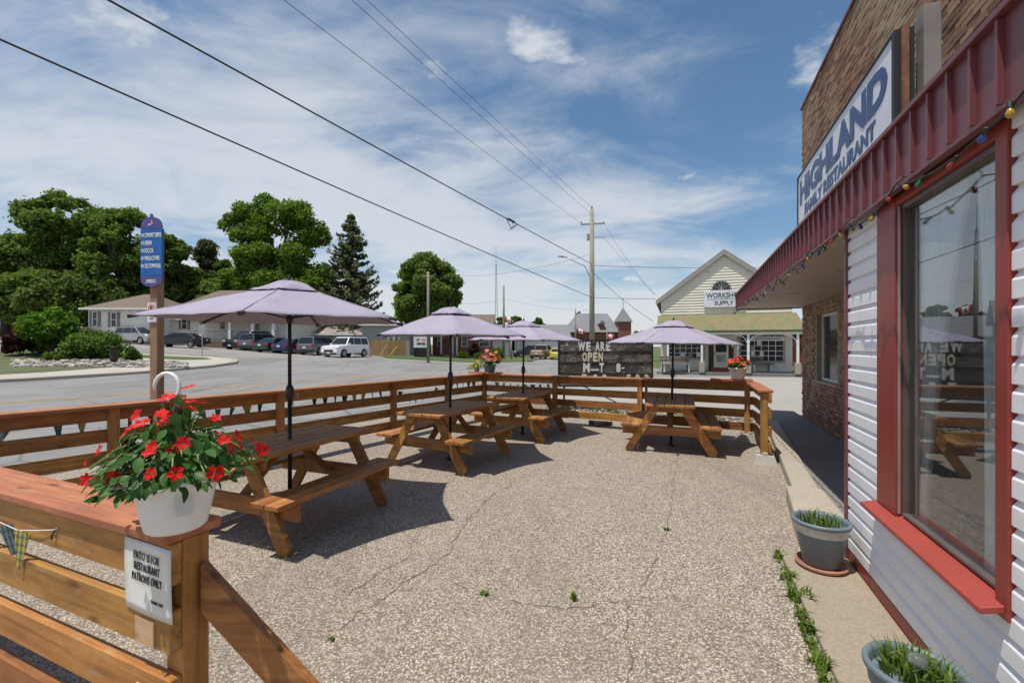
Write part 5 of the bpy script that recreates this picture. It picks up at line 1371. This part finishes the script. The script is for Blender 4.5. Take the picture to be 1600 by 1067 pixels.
hA, fA, cA = house('cream bungalow wing with brown hip roof and taupe shutters beside shrubs', 138, 232, 15.2, 482, 453, 2.0, 8, 'cream', 'roofbrown', True, [(146, 152, 488, 509, True), (175, 182, 489, 510, True)])
hB, fB, cB = house('cream bungalow with brown hip roof and white columned porch', 236, 447, 14.2, 498, 446, 2.0, 9, 'cream', 'roofbrown', True, [(252, 258, 494 + 3, 514, True), (285, 292, 497, 514, True), (345, 352, 500, 514, False), (396, 406, 503, 530, False)])
x0, x1 = (318 - cB) / 14.2, (450 - cB) / 14.2
MB().box(x0, x1, -2.4, -.51, fB(501), fB(497)).build('porch_roof', 'roofbrown', hB); MB().box(x0, x1, -2.3, -.01, -1.2, fB(534)).build('porch_floor', 'roofbrown', hB)
for px in (335, 378, 412, 443): x = (px - cB) / 14.2; MB().box(x - .14, x + .14, -2.2, -1.92, fB(534), fB(501)).build('porch_column', 'white', hB)
rl = MB(); rl.box(x0, x1, -2.12, -2.04, fB(519), fB(518)); rl.build('porch_rail', 'shutter', hB); MB().box((357 - cB) / 14.2, (363 - cB) / 14.2, -.06, 0, fB(531), fB(508)).build('door', 'shutter', hB)
MB().box(-7, 1.2, 0, 5, -1, 2.6).build('brick_house_tmp', 'farbrick', None); o = bpy.data.objects['brick_house_tmp']; bpy.data.objects.remove(o)
house('low red brick house almost hidden behind the left shrubs', -90, 34, 12, 499, 480, 2.2, 8, 'farbrick', 'roofbrown', True, [(2, 8, 503, 512, False)])
house('small dark shed house with rusty tin roof behind the parked cars', 492, 566, 12.5, 522, 506, .7, 7, 'trimgrey', 'rustroof', False, [(541, 549, 520, 530, False), (552, 557, 524, 531, False)])
house('low grey building with flat white eave behind board fence', 566, 640, 12.8, 507, 500, .5, 7, 'trimgrey', 'white', True, [(608, 614, 524, 531, False), (617, 623, 524, 531, False)], ov=.3)
hC, fC, cC = house('brick and white cottage with brown roof and porch behind the lawn', 676, 766, 11.6, 516, 488, .1, 8, 'farbrick', 'roofbrown', False, [(722, 730, 526, 541, False), (750, 764, 526, 541, False), (684, 688, 525, 540, False)])
MB().box((690 - cC) / 11.6, (718 - cC) / 11.6, -1.6, -.06, -.3, .55).build('porch_floor', 'farbrick', hC); MB().box((703 - cC) / 11.6, (709 - cC) / 11.6, -.07, 0, .55, fC(524)).build('door', 'white', hC)
for px in (692, 716): x = (px - cC) / 11.6; MB().box(x - .1, x + .1, -1.5, -1.3, .5, fC(517)).build('porch_column', 'white', hC)
MB().box((686 - cC) / 11.6, (722 - cC) / 11.6, -1.9, -.51, fC(518), fC(515)).build('porch_roof', 'roofbrown', hC)
for k in range(3): MB().box((698 - cC) / 11.6, (712 - cC) / 11.6, -2.6 + k * .33, -1.601, -.3, .05 + k * .17).build('step', 'concrete', hC)

# board fence, tech-camp sign, planter
bf = thing('board_fence', 'upright yellowish board fence behind the white off-roader', 'fence', at(577, 14.6)); zt0 = HC - bf.location.z + (541 - 531) / 14.6
for i in range(26): board('fence_board', bf, (i * .155, 0, .05), (i * .155, 0, zt0), .145, .025, 'fencewood', (0, 1, 0), 0)
for z in (.4, zt0 - .35): MB().box(-.05, 4.0, .015, .06, z - .05, z + .05).build('fence_rail', 'fencewood', bf)
cs_ = thing('camp_sign', 'square white and black tech camp sign on the lawn', 'sign', at(658, 14.0, .1)); f = lambda py: HC - .1 + (541 - py) / 14.0
MB().box(-.84, .84, 0, .12, f(543), f(526)).build('white_panel', 'whiteletter', cs_); MB().box(-.82, .82, 0.005, .115, f(558), f(543)).build('black_panel', 'blackletter', cs_)
for k in (-1, 1): MB().box(k * .7 - .05, k * .7 + .05, .02, .1, -.1, f(558)).build('leg', 'black', cs_)
text_on(cs_, 'ST', .36, .34, 'blackletter', (-.34, -.003, f(531.5)), (0, -1, 0), .05); text_on(cs_, '(', .10, .36, 'redletter', (-.02, -.003, f(531.5)), (0, -1, 0), .05); text_on(cs_, 'N', .3, .34, 'redletter', (.30, -.003, f(531.5)), (0, -1, 0), .05)
text_on(cs_, 'camp', 1.0, .36, 'blackletter', (-.0, -.003, f(537.8)), (0, -1, 0), .05); text_on(cs_, '519-00 CAMP' if False else 'SUMMER', .75, .16, 'whiteletter', (0, .002, f(550)), (0, -1, 0), .05) if False else None
pl = thing('concrete_planter', 'grey concrete planter of red flowers by white off-roader', 'planter', at(567, 15.2)); MB().box(-.85, .85, -.3, .3, 0, .52).build('trough', 'block', pl, bevel=.03); MB().box(-.78, .78, -.24, .24, .521, .53).build('potting_soil', 'soil', pl)
rng = np.random.default_rng(4); P = np.stack([rng.uniform(-.75, .75, 260), rng.uniform(-.22, .22, 260), rng.uniform(.53, .70, 260)], 1); kind(link('flowers', np_mesh('flowers', leaf_cards(P, np.tile([0, -.4, 1.], (260, 1)), .08, rng), 4, 'petal_red'), pl), 'stuff')
for i, (a, b_, mt_) in enumerate((((592, 559), (605, 541), 'lightwood'), ((607, 558), (621, 541), 'yellowpaint'))):
    q0 = at(a[0], 15.0); q1 = at(b_[0], 14.8); o = MB().tube([q0, q0 + (q1 - q0) + V((0, 0, 1.25))], .05, 8).build('guy_guard', mt_, None); tag(o, ('pale' if i == 0 else 'yellow') + ' slanting guy wire guard by the board fence', 'guy guard')
stp = thing('road_sign', 'thin grey post with back of small road sign beside the verge', 'sign', at(316, 21)); MB().tube([(0, 0, 0), (0, 0, 2.4)], .03, 8).build('post', 'galv', stp); MB().box(-.25, .25, -.05, -.035, 1.75, 2.5).build('plate', 'alu', stp)
# bollard stump and rocks on the island
st_ = at(178, 24.5, None, .142); o = MB().lathe([(0, 0), (.21, 0), (.20, .3), (.19, .92), (.21, .95), (.20, 1.02), (0, 1.04)], 14).build('timber_bollard', plain('dark_timber', (.06, .038, .03), .85, 0, .4, 8), None, True, st_); tag(o, 'dark round timber bollard beside the rock bed', 'bollard')
rng_ = random.Random(8); rk = MB(); ico = bmesh.new(); bmesh.ops.create_icosphere(ico, subdivisions=1, radius=1); iv = [v.co.copy() for v in ico.verts]; ifc = [tuple(v.index for v in f_.verts) for f_ in ico.faces]; ico.free()
for i in range(620):
    u = rng_.random(); px = 20 + u * 272; s_ = rng_.uniform(24.2, 26.8) - u * .6; p = at(px, s_); r = rng_.uniform(.07, .19); sq = rng_.uniform(.5, .8)
    rk.add([(p.x + v.x * r * rng_.uniform(.8, 1.25), p.y + v.y * r * rng_.uniform(.8, 1.2), p.z + .16 + v.z * r * sq) for v in iv], ifc)
sm_ = NT('bed_stone', .85); g = sm_.n('ShaderNodeNewGeometry'); sm_.base(sm_.ramp(g.outputs['Random Per Island'], [(0, (.10, .085, .07)), (.5, (.24, .215, .185)), (1, (.48, .45, .41))])); M['bedstone'] = sm_.m
tag(kind(rk.build('rock_bed', 'bedstone'), 'stuff'), 'bed of loose pale river stones along the far pavement', 'stones')
rk = MB()
for i in range(500):
    u, w = rng_.random(), rng_.random(); p = V((.6, 11.3, 0)).lerp(V((5.2, 8.9, 0)), u) + V((.5, .95, 0)) * w * 1.0; r = rng_.uniform(.015, .05)
    rk.add([(p.x + v.x * r, p.y + v.y * r, .015 + v.z * r * .7 + r * .3) for v in iv], ifc)
tag(kind(rk.build('bed_gravel', 'bedstone'), 'stuff'), 'loose gravel in the bed under the letter board', 'gravel')
gb = MB(); 
for i in range(26):
    u, w = rng_.random(), rng_.random(); p = V((.7, 11.6, 0)).lerp(V((5.0, 9.3, 0)), u) + V((.4, .8, 0)) * w; q = blades(18, .12, .14, i, .010, .8); gb.add([(a[0] + p.x, a[1] + p.y, a[2] + .01) for a in q.v], q.f)
tag(kind(gb.build('bed_grass', 'leaf_grass'), 'stuff'), 'sparse grass tufts in the bed under letter board', 'grass')

# ------------------------------------------------------------------ vehicles
def car(label, pos, heading, paintm, kind_, group=None):
    t = thing('parked_car' if kind_ != 'pickup' else 'pickup_truck', label, 'car' if kind_ != 'pickup' else 'truck', pos, heading, group)
    P_ = {'sedan': dict(L=4.65, W=1.80, H=1.43, wr=.325, belt=.92, hood=.86, cab=(-1.75, -.75, .75, 1.45), top=(-.95, .35), trunk=.98),
          'suv': dict(L=4.75, W=1.88, H=1.75, wr=.365, belt=1.08, hood=1.05, cab=(-2.25, -2.0, .75, 1.35), top=(-2.0, .45), trunk=1.08),
          'boxy': dict(L=4.85, W=1.92, H=1.89, wr=.385, belt=1.17, hood=1.12, cab=(-2.33, -2.2, .70, 1.12), top=(-2.22, .50), trunk=1.15),
          'pickup': dict(L=5.6, W=1.98, H=1.86, wr=.39, belt=1.18, hood=1.15, cab=(-.85, -.7, .95, 1.5), top=(-.70, .70), trunk=1.18)}[kind_]
    L, W, H, wr = P_['L'], P_['W'], P_['H'], P_['wr']; xf, xr = L / 2 - .92, -L / 2 + 1.0; gz = .21; belt = P_['belt']; c0, c1, c2, c3 = P_['cab']; t0, t1 = P_['top']
    def arch(xc): return [(xc + (wr + .06) * math.cos(a), wr + (wr + .06) * math.sin(a)) for a in [math.pi - math.pi * i / 8 for i in range(9)]]
    low = [(-L / 2 + .05, gz + .12)] + [(-L / 2 + .2, gz)] + [p for p in arch(xr) if p[1] >= gz - .01] + [p for p in arch(xf) if p[1] >= gz - .01] + [(L / 2 - .2, gz), (L / 2 - .02, gz + .12)]
    up_ = [(L / 2, .58), (L / 2 - .06, P_['hood'] - .16), (L / 2 - .3, P_['hood'] - .06), (c3, belt - .02 if kind_ != 'sedan' else belt), (c0, belt), (-L / 2 + .10, P_['trunk'] - .02), (-L / 2 + .01, P_['trunk'] - .18), (-L / 2, .6)]
    prof = low + up_; n = len(prof); vs = []; fs = []
    ys = [(-.5, .965), (-.47, .99), (-.36, 1.0), (.36, 1.0), (.47, .99), (.5, .965)]
    for yk, sc in ys:
        for (x, z) in prof:
            zz = z if z < .5 else .5 + (z - .5) * (1 - (1 - sc) * 2.2); xx = x * sc if abs(x) > L / 2 - .4 else x; w_ = W * yk * (1 - .05 * max(0, (abs(x) - L / 2 + .7)) / .7)
            vs.append((xx, w_, zz))
    for j in range(len(ys) - 1):
        for i in range(n): fs.append((j * n + i, j * n + (i + 1) % n, (j + 1) * n + (i + 1) % n, (j + 1) * n + i))
    fs.append(tuple(range(n))[::-1]); fs.append(tuple((len(ys) - 1) * n + i for i in range(n)))
    MB().add(vs, fs).build('body', paintm, t)
    wb_, wt = W * .47, W * .37
    def cabpt(x, z, sy): k = (z - belt) / (H - belt); return (x, sy * (wb_ + (wt - wb_) * k), z)
    cab = [(c0, belt - .03), (t0, H - .03), (t0 + .18, H), (t1 - .2, H), (t1, H - .04), (c3, belt - .03)]
    vs = [cabpt(x, z, -1) for x, z in cab] + [cabpt(x, z, 1) for x, z in cab]; m = len(cab)
    MB().add(vs, [tuple(range(m)), tuple(range(2 * m - 1, m - 1, -1))] + [(i, i + m, (i + 1) % m + m, (i + 1) % m) for i in range(m)]).build('cabin', paintm, t, bevel=.03)
    def pane(pts, nm, off):
        pts = [V(p) for p in pts]; nrm = (pts[1] - pts[0]).cross(pts[2] - pts[0]).normalized()
        if nrm.dot(V(off)) < 0: nrm = -nrm
        MB().add([p + nrm * .006 for p in pts] + [p - nrm * .01 for p in pts], [(0, 1, 2, 3), (7, 6, 5, 4), (0, 4, 5, 1), (1, 5, 6, 2), (2, 6, 7, 3), (3, 7, 4, 0)]).build(nm, 'carglass', t)
    zb, zt2 = belt + .03, H - .10; fx = lambda z, a, b_: a + (b_ - a) * (z - belt) / (H - .035 - belt)
    def q(x, z, sy, ins=0): p = V(cabpt(x, z, sy)); p.y -= sy * ins; return p
    pane([q(fx(zb, c3, t1) + .0, zb, -1, .08), q(fx(zb, c3, t1), zb, 1, .08), q(fx(zt2, c3, t1), zt2, 1, .07), q(fx(zt2, c3, t1), zt2, -1, .07)], 'windshield', (1, 0, .5))
    pane([q(fx(zb, c0, t0), zb, -1, .10), q(fx(zb, c0, t0), zb, 1, .10), q(fx(zt2, c0, t0), zt2, 1, .08), q(fx(zt2, c0, t0), zt2, -1, .08)], 'rear_window', (-1, 0, .4))
    xa, xb = c0 + .15, c3 - .12; nw = 3 if kind_ in ('suv', 'boxy') else 2; cuts = [xa + (xb - xa) * i / nw for i in range(nw + 1)]
    for sy in (-1, 1):
        for i in range(nw):
            def lim(x, z): lo = fx(z, c0, t0) + .12; hi = fx(z, c3, t1) - .12; return min(max(x, lo), hi)
            a, b_ = cuts[i] + .03, cuts[i + 1] - .03; a2, b2 = lim(a, zt2), lim(b_, zt2); a1, b1_ = lim(a, zb), lim(b_, zb)
            if b2 - a2 < .06: a2 = b2 - .06
            pane([q(a1, zb, sy), q(b1_, zb, sy), q(b2, zt2, sy), q(a2, zt2, sy)], 'side_window', (0, sy, 0))
        MB().obox((c3 - .28, sy * (W * .5 + .07), belt + .06), .10, .16, .13).build('mirror', paintm, t, bevel=.02)
        MB().obox((L / 2 - .11, sy * W * .36, P_['hood'] - .24), .16, .36, .14).build('headlight', 'lamp', t, bevel=.02)
        MB().obox((-L / 2 + .08, sy * W * .41, P_['trunk'] - .20), .14, .24, .26 if kind_ != 'sedan' else .15).build('taillight', 'taillamp', t, bevel=.02)
        for x in (xf, xr):
            wl = MB().lathe([(wr * .62, -.10), (wr * .95, -.10), (wr, -.06), (wr, .06), (wr * .95, .10), (wr * .62, .10), (wr * .62, -.10)], 24, (0, 0, 0), 'y').build('wheel', 'rubber', t, True, (x, sy * (W / 2 - .10), wr))
            r_ = MB(); r_.lathe([(0, .02), (wr * .62, .02), (wr * .62, -.02), (0, -.02)], 20, (0, sy * .03, 0), 'y')
            r_.build('rim_back', 'black', wl); sp_ = MB()
            for k in range(6): a = math.pi / 3 * k; sp_.bar((0, sy * .075, 0), (math.cos(a) * wr * .6, sy * .075, math.sin(a) * wr * .6), .07, .03, (0, 1, 0))
            sp_.lathe([(wr * .53, .06 * sy), (wr * .62, .085 * sy), (wr * .64, .10 * sy), (wr * .60, .10 * sy), (wr * .53, .06 * sy)], 20, (0, 0, 0), 'y'); sp_.build('rim', 'rim', wl)
    MB().obox((L / 2 - .02, 0, .60), .07, W * .5, .22).build('grille', 'black', t, bevel=.015); MB().obox((L / 2 - .03, 0, .36), .09, W * .86, .14).build('front_bumper', 'darkplastic', t, bevel=.02)
    MB().obox((-L / 2 + .03, 0, .42), .12, W * .9, .20).build('rear_bumper', 'darkplastic' if kind_ != 'sedan' else paintm, t, bevel=.02); MB().obox((-L / 2 - .035, 0, .72), .02, .32, .14).build('licence_plate', 'whiteletter', t); MB().obox((L / 2 + .02, 0, .44), .02, .32, .13).build('licence_plate', 'whiteletter', t)
    if kind_ == 'pickup':
        MB().box(-L / 2 + .15, c0 - .05, -W * .40, W * .40, belt - .02, belt + .006).build('cargo_bed', 'black', t)
    if kind_ in ('suv', 'boxy'):
        for sy in (-1, 1): MB().bar((t0 + .2, sy * wt * .9, H + .02), (t1 - .4, sy * wt * .9, H + .02), .04, .04).build('roof_rail', 'darkplastic', t)
    return t
def rzv(x, y): return math.atan2(y, x)
car('silver crossover parked by the cream bungalow wing', at(217, 15.2), rzv(.96, -.25), 'car_silver', 'suv')
car('black sedan parked side-on before the cream bungalow', at(282, 16.2), rzv(-.98, -.15), 'car_black', 'sedan')
car('grey car roof showing behind the green shrubs', at(128, 15.4), rzv(.9, .3), 'car_grey', 'sedan')
car('black off-roader parked nose out by the bungalow porch', at(388, 14.9), rzv(-.2, -.98), 'car_black', 'boxy')
car('dark grey crossover parked with its tail out between black off-roader and grey sedan', at(410, 15.2), rzv(.18, .98), 'car_grey', 'suv')
car('dark sedan with red tail lamps parked beside blue sedan', at(433, 15.8), rzv(.2, .98), 'car_dark', 'sedan')
car('dark blue sedan parked between two other cars', at(462, 15.9), rzv(.22, .98), 'car_blue', 'sedan')
car('steel grey crossover with tail lamps parked beside the white off-roader', at(500, 15.9), rzv(.2, .98), 'car_steel', 'suv')
car('white boxy off-roader parked by concrete planter', at(541, 16.6), rzv(-.3, -.95), 'car_white', 'boxy')
car('tan pickup truck waiting on the far road', at(848, 11.8), rzv(.35, .94), 'car_tan', 'pickup')
car('dark car parked by the warehouse doors', at(824, 10.5), rzv(-.9, -.4), 'car_dark', 'suv')
car('yellow and black small car beside the letter board on far road', at(872, 12.2), rzv(.2, .98), 'car_yellow', 'sedan')

# ------------------------------------------------------------------ trees and shrubs
def maple(cz, rx, rz, n=46, br=(.2, .36), low=-.8):
    return lambda rng: crown_blobs(rng, (0, 0, cz), rx, rz, n, br, low)
def T(label, px, s, top, bot, halfpx, mat, n, size, seed, nb=80, name='maple_tree', br=(.1, .25), shell=.3, low=-.8):
    p = at(px, s); zt = HC - p.z + (541 - top) / s; zb = HC - p.z + (541 - bot) / s; zb = max(zb, 1.2); rz = (zt - zb) / 2; rx = halfpx / s
    return tree(name, label, p, maple((zt + zb) / 2, rx, rz, nb, br, low), n, size, mat, (zt + zb) / 2, .32 + rx * .03, seed, shell=shell, group=None)
T('tall feathery maple at the left behind bright green shrub', 108, 11.2, 298, 470, 92, 'leaf_maple', 26000, .40, 1, 120, br=(.08, .2), shell=.2)
T('broad dark maple crown at the far left edge', 10, 12, 372, 522, 80, 'leaf_dark', 17000, .42, 2)
T('full maple behind the town direction sign', 205, 11.5, 320, 500, 72, 'leaf_maple', 21000, .40, 3, 110, br=(.09, .22), shell=.2)
T('darker round tree between the direction sign and pine', 262, 11, 360, 500, 50, 'leaf_dark', 13000, .42, 4)
T('low maple filling the gap behind bungalow wing', 130, 12.3, 425, 528, 80, 'leaf_dark', 15000, .42, 5)
T('shady tree low behind the bungalow roof', 60, 12.6, 420, 528, 60, 'leaf_maple', 11000, .42, 15)
T('bushy maple between direction sign and the pine', 300, 10.6, 418, 505, 44, 'leaf_maple', 9000, .42, 25)
T('leafy maple low behind bungalow beside the pine', 340, 11.0, 432, 505, 36, 'leaf_maple', 7000, .42, 26)
def pine_b(rng):
    out = []
    for i in range(34):
        z = rng.uniform(.2, 1); a = rng.uniform(0, 6.28); r = (1.12 - z) * 2.9 * rng.uniform(.4, 1); out.append((math.cos(a) * r, math.sin(a) * r, 5 + z * 10.5, rng.uniform(.7, 1.4), rng.uniform(.45, .8)))
    return out
p = at(322, 10.3); tree('pine_tree', 'open dark scots pine between maples', p, pine_b, 9000, .30, 'leaf_pine', 15.5, .3, 6, shell=.3)
T('dark leafy tree right of the pine', 352, 10.4, 405, 480, 28, 'leaf_dark', 6000, .42, 7, 24)
def lobed(rng):
    L = [(-5.2, 0, 17.0, 1.9, 1.4), (-3.0, 0, 18.3, 2.2, 1.8), (-1.2, 1, 19.2, 2.6, 2.0), (1.5, 0, 18.4, 2.7, 2.1), (4.4, 0, 17.8, 2.6, 2.3), (5.4, .5, 15.6, 2.2, 2.0), (3.3, 1, 15.6, 2.8, 2.2), (0, 0, 15.8, 3.2, 2.4), (-2.6, 0, 15.2, 2.4, 2.0), (-3.8, 0, 12.4, 2.4, 1.9), (-1.2, -1, 12.4, 3.0, 2.2), (2.0, -1, 12.2, 3.2, 2.4), (4.8, 0, 11.6, 2.9, 2.3), (-5.2, 0, 9.8, 2.6, 2.0), (-2.4, -1, 9.3, 3.0, 2.1), (1.2, -1, 8.8, 3.1, 2.3), (4.6, -1, 8.6, 3.0, 2.3), (6.8, 0, 9.6, 2.3, 2.0), (-6, 0, 7, 2.2, 1.6), (0, 0, 6, 3.2, 1.8), (4, 0, 5.8, 3, 1.8), (7.2, 0, 6.6, 2.4, 1.8)]
    out = [(0, 0, 12, 1, 1)]
    for (x, y, z, r, q) in L:
        for k in range(5): d = rng.normal(0, 1, 3); d /= np.linalg.norm(d); out.append((x + d[0] * r * .6, y + d[1] * r * .6, z + d[2] * q * .55, r * rng.uniform(.42, .66), q * rng.uniform(.42, .66)))
    return out
p = at(425, 11.3); tree('maple_tree', 'large light green maple of billowing lobes behind the bungalow porch', p, lobed, 30000, .36, 'leaf_light', 15, .5, 8, shell=.55, nl=16)
def spruce(label, px, s, top, halfpx, seed):
    rng = np.random.default_rng(seed); p = at(px, s); t = thing('spruce_tree', label, 'tree', p); H = HC - p.z + (541 - top) / s; Rb = halfpx / s
    Pl = []; Nl = []; mb = MB(); nl = 60
    for i in range(nl):
        u = (i + rng.uniform(-.3, .3)) / nl; u = min(max(u, 0), .99); z = 1.2 + (H - 1.6) * u; R_ = Rb * (1 - u) ** .66 * rng.uniform(.72, 1.08) + .12
        for k in range(rng.integers(5, 8)):
            a = rng.uniform(0, 6.28); m = int(10 + R_ * 16); q = rng.random(m) ** .7; rr = R_ * rng.uniform(.7, 1.08)
            x = np.cos(a) * q * rr; y = np.sin(a) * q * rr; zz = z - .32 * rr * np.sin(q * 2.3) + .16 * rr * q ** 3
            dr = rng.random(m) * .28 * (1 - q * .4) * min(1, rr); lat = rng.normal(0, .16, m)
            Pl.append(np.stack([x - np.sin(a) * lat, y + np.cos(a) * lat, zz - dr], 1)); Nl.append(np.stack([np.cos(a) * np.ones(m), np.sin(a) * np.ones(m), np.full(m, .7)], 1))
            if k < 3: mb.tube([(0, 0, z), (math.cos(a) * rr * .5, math.sin(a) * rr * .5, z - .28 * rr), (math.cos(a) * rr * .9, math.sin(a) * rr * .9, z - .2 * rr)], [.05, .035, .012], 4, False)
    P = np.concatenate(Pl); N = np.concatenate(Nl); link('crown', np_mesh('crown', leaf_cards(P, N, .20, rng, 2.4, .6), 4, 'leaf_spruce'), t)
    mb.tube([(0, 0, -.1), (0, 0, H * .5), (0, 0, H - .2)], [.35, .22, .04], 8); mb.build('trunk', 'bark', t, True)
spruce('tall dark norway spruce between the big maple and round maple', 548, 11.5, 328, 72, 9)
T('dense round maple beside the tech camp sign pole', 667, 12.2, 393, 520, 63, 'leaf_maple', 30000, .34, 10, 130, br=(.11, .22), shell=.4, low=-.9)
T('dim trees beyond the warehouse next to the dark pole', 782, 7, 494, 532, 16, 'leaf_dark', 3500, .5, 11, 20); T('distant rounded tree behind the warehouse roof', 806, 6.8, 491, 530, 14, 'leaf_maple', 3500, .5, 12, 20); T('distant tree above the warehouse ridge', 838, 6.5, 495, 530, 16, 'leaf_dark', 3500, .5, 13, 20)
T('distant low trees left of mast', 752, 6.8, 505, 532, 16, 'leaf_dark', 2500, .5, 14, 16); T('dark tree right behind the red barn', 1275, 12, 480, 540, 40, 'leaf_dark', 8000, .42, 16, 30); T('narrow dark conifer behind the town hall', 904, 8, 483, 520, 6, 'leaf_pine', 1800, .4, 17, 14, 'conifer_tree')
T('far hedge trees between town hall and the workshop', 998, 7, 518, 540, 16, 'leaf_maple', 2500, .5, 18, 16)
def bush(name, label, px, s, w, h, mat, n, size, seed, dz=.14, nb=16, low=.0):
    rng = np.random.default_rng(seed); t = thing(name, label, 'shrub', at(px, s, None, dz)); bl = []
    for i in range(nb): a = rng.uniform(0, 6.28); q = rng.random() ** .5; z = rng.uniform(.3, .85); k = w * rng.uniform(.22, .4); bl.append((math.cos(a) * q * w * .62, math.sin(a) * q * w * .62, h * z * (1 - .25 * q), k, min(k, h * .35)))
    P, d = blob_points(bl, n, rng, .3); P[:, 2] = np.maximum(P[:, 2], .02); link('foliage', np_mesh('foliage', leaf_cards(P, d + np.array([0, 0, .5]), size, rng, 2.0), 4, mat), t)
    mb = MB(); r_ = random.Random(seed)
    for k in range(7): b_ = bl[r_.randrange(len(bl))]; mb.tube([(r_.uniform(-.1, .1), r_.uniform(-.1, .1), -.05), (b_[0] * .5, b_[1] * .5, b_[2] * .6), b_[:3]], [.035, .025, .01], 5)
    mb.build('branches', 'bark', t)
bush('sumac_shrub', 'bright lime green sumac shrub with layered leaves', 80, 22.5, 2.0, 3.45, 'leaf_sumac', 5200, .17, 31, nb=22); bush('dark_shrub', 'dark burgundy shrub at the foot of lime shrub', 33, 22.8, 1.05, 1.75, 'leaf_red', 2600, .13, 32)
bush('dark_shrub', 'low dark green shrub under the lime sumac', 62, 22.2, .9, 1.1, 'leaf_dark', 1800, .13, 38); bush('round_shrub', 'large rounded light green shrub beside timber bollard', 150, 22.6, 2.0, 1.75, 'leaf_shrub', 6500, .12, 33, nb=24); bush('plume_shrub', 'pale yellowish plume shrub behind the rounded one', 140, 21.8, 1.2, 2.15, 'leaf_pale', 1800, .12, 34); bush('low_shrub', 'low leafy shrub right of the timber bollard', 205, 23.4, .62, .95, 'leaf_shrub', 2000, .12, 35); bush('low_shrub', 'small dark mound shrub in front of sumac', 88, 24, .75, .55, 'leaf_dark', 1500, .11, 36)
bush('clipped_shrub', 'green shrub by bungalow entrance behind silver crossover', 222, 15, .9, 1.3, 'leaf_shrub', 1200, .16, 37, 0); bush('burgundy_shrub', 'burgundy ornamental tree before the brick cottage', 742, 12.6, 1.0, 2.6, 'leaf_red', 2200, .2, 40, .1); bush('clipped_shrub', 'rounded green shrub at the corner of brick cottage', 776, 12.6, 1.0, 1.5, 'leaf_maple', 1600, .2, 41, .1); bush('low_shrub', 'yellow green plants by the cottage steps', 722, 13, .8, .75, 'leaf_shrub', 900, .16, 42, .1); bush('low_shrub', 'light green shrub by the cottage window', 747, 13.2, .5, .8, 'leaf_shrub', 700, .16, 43, .1)
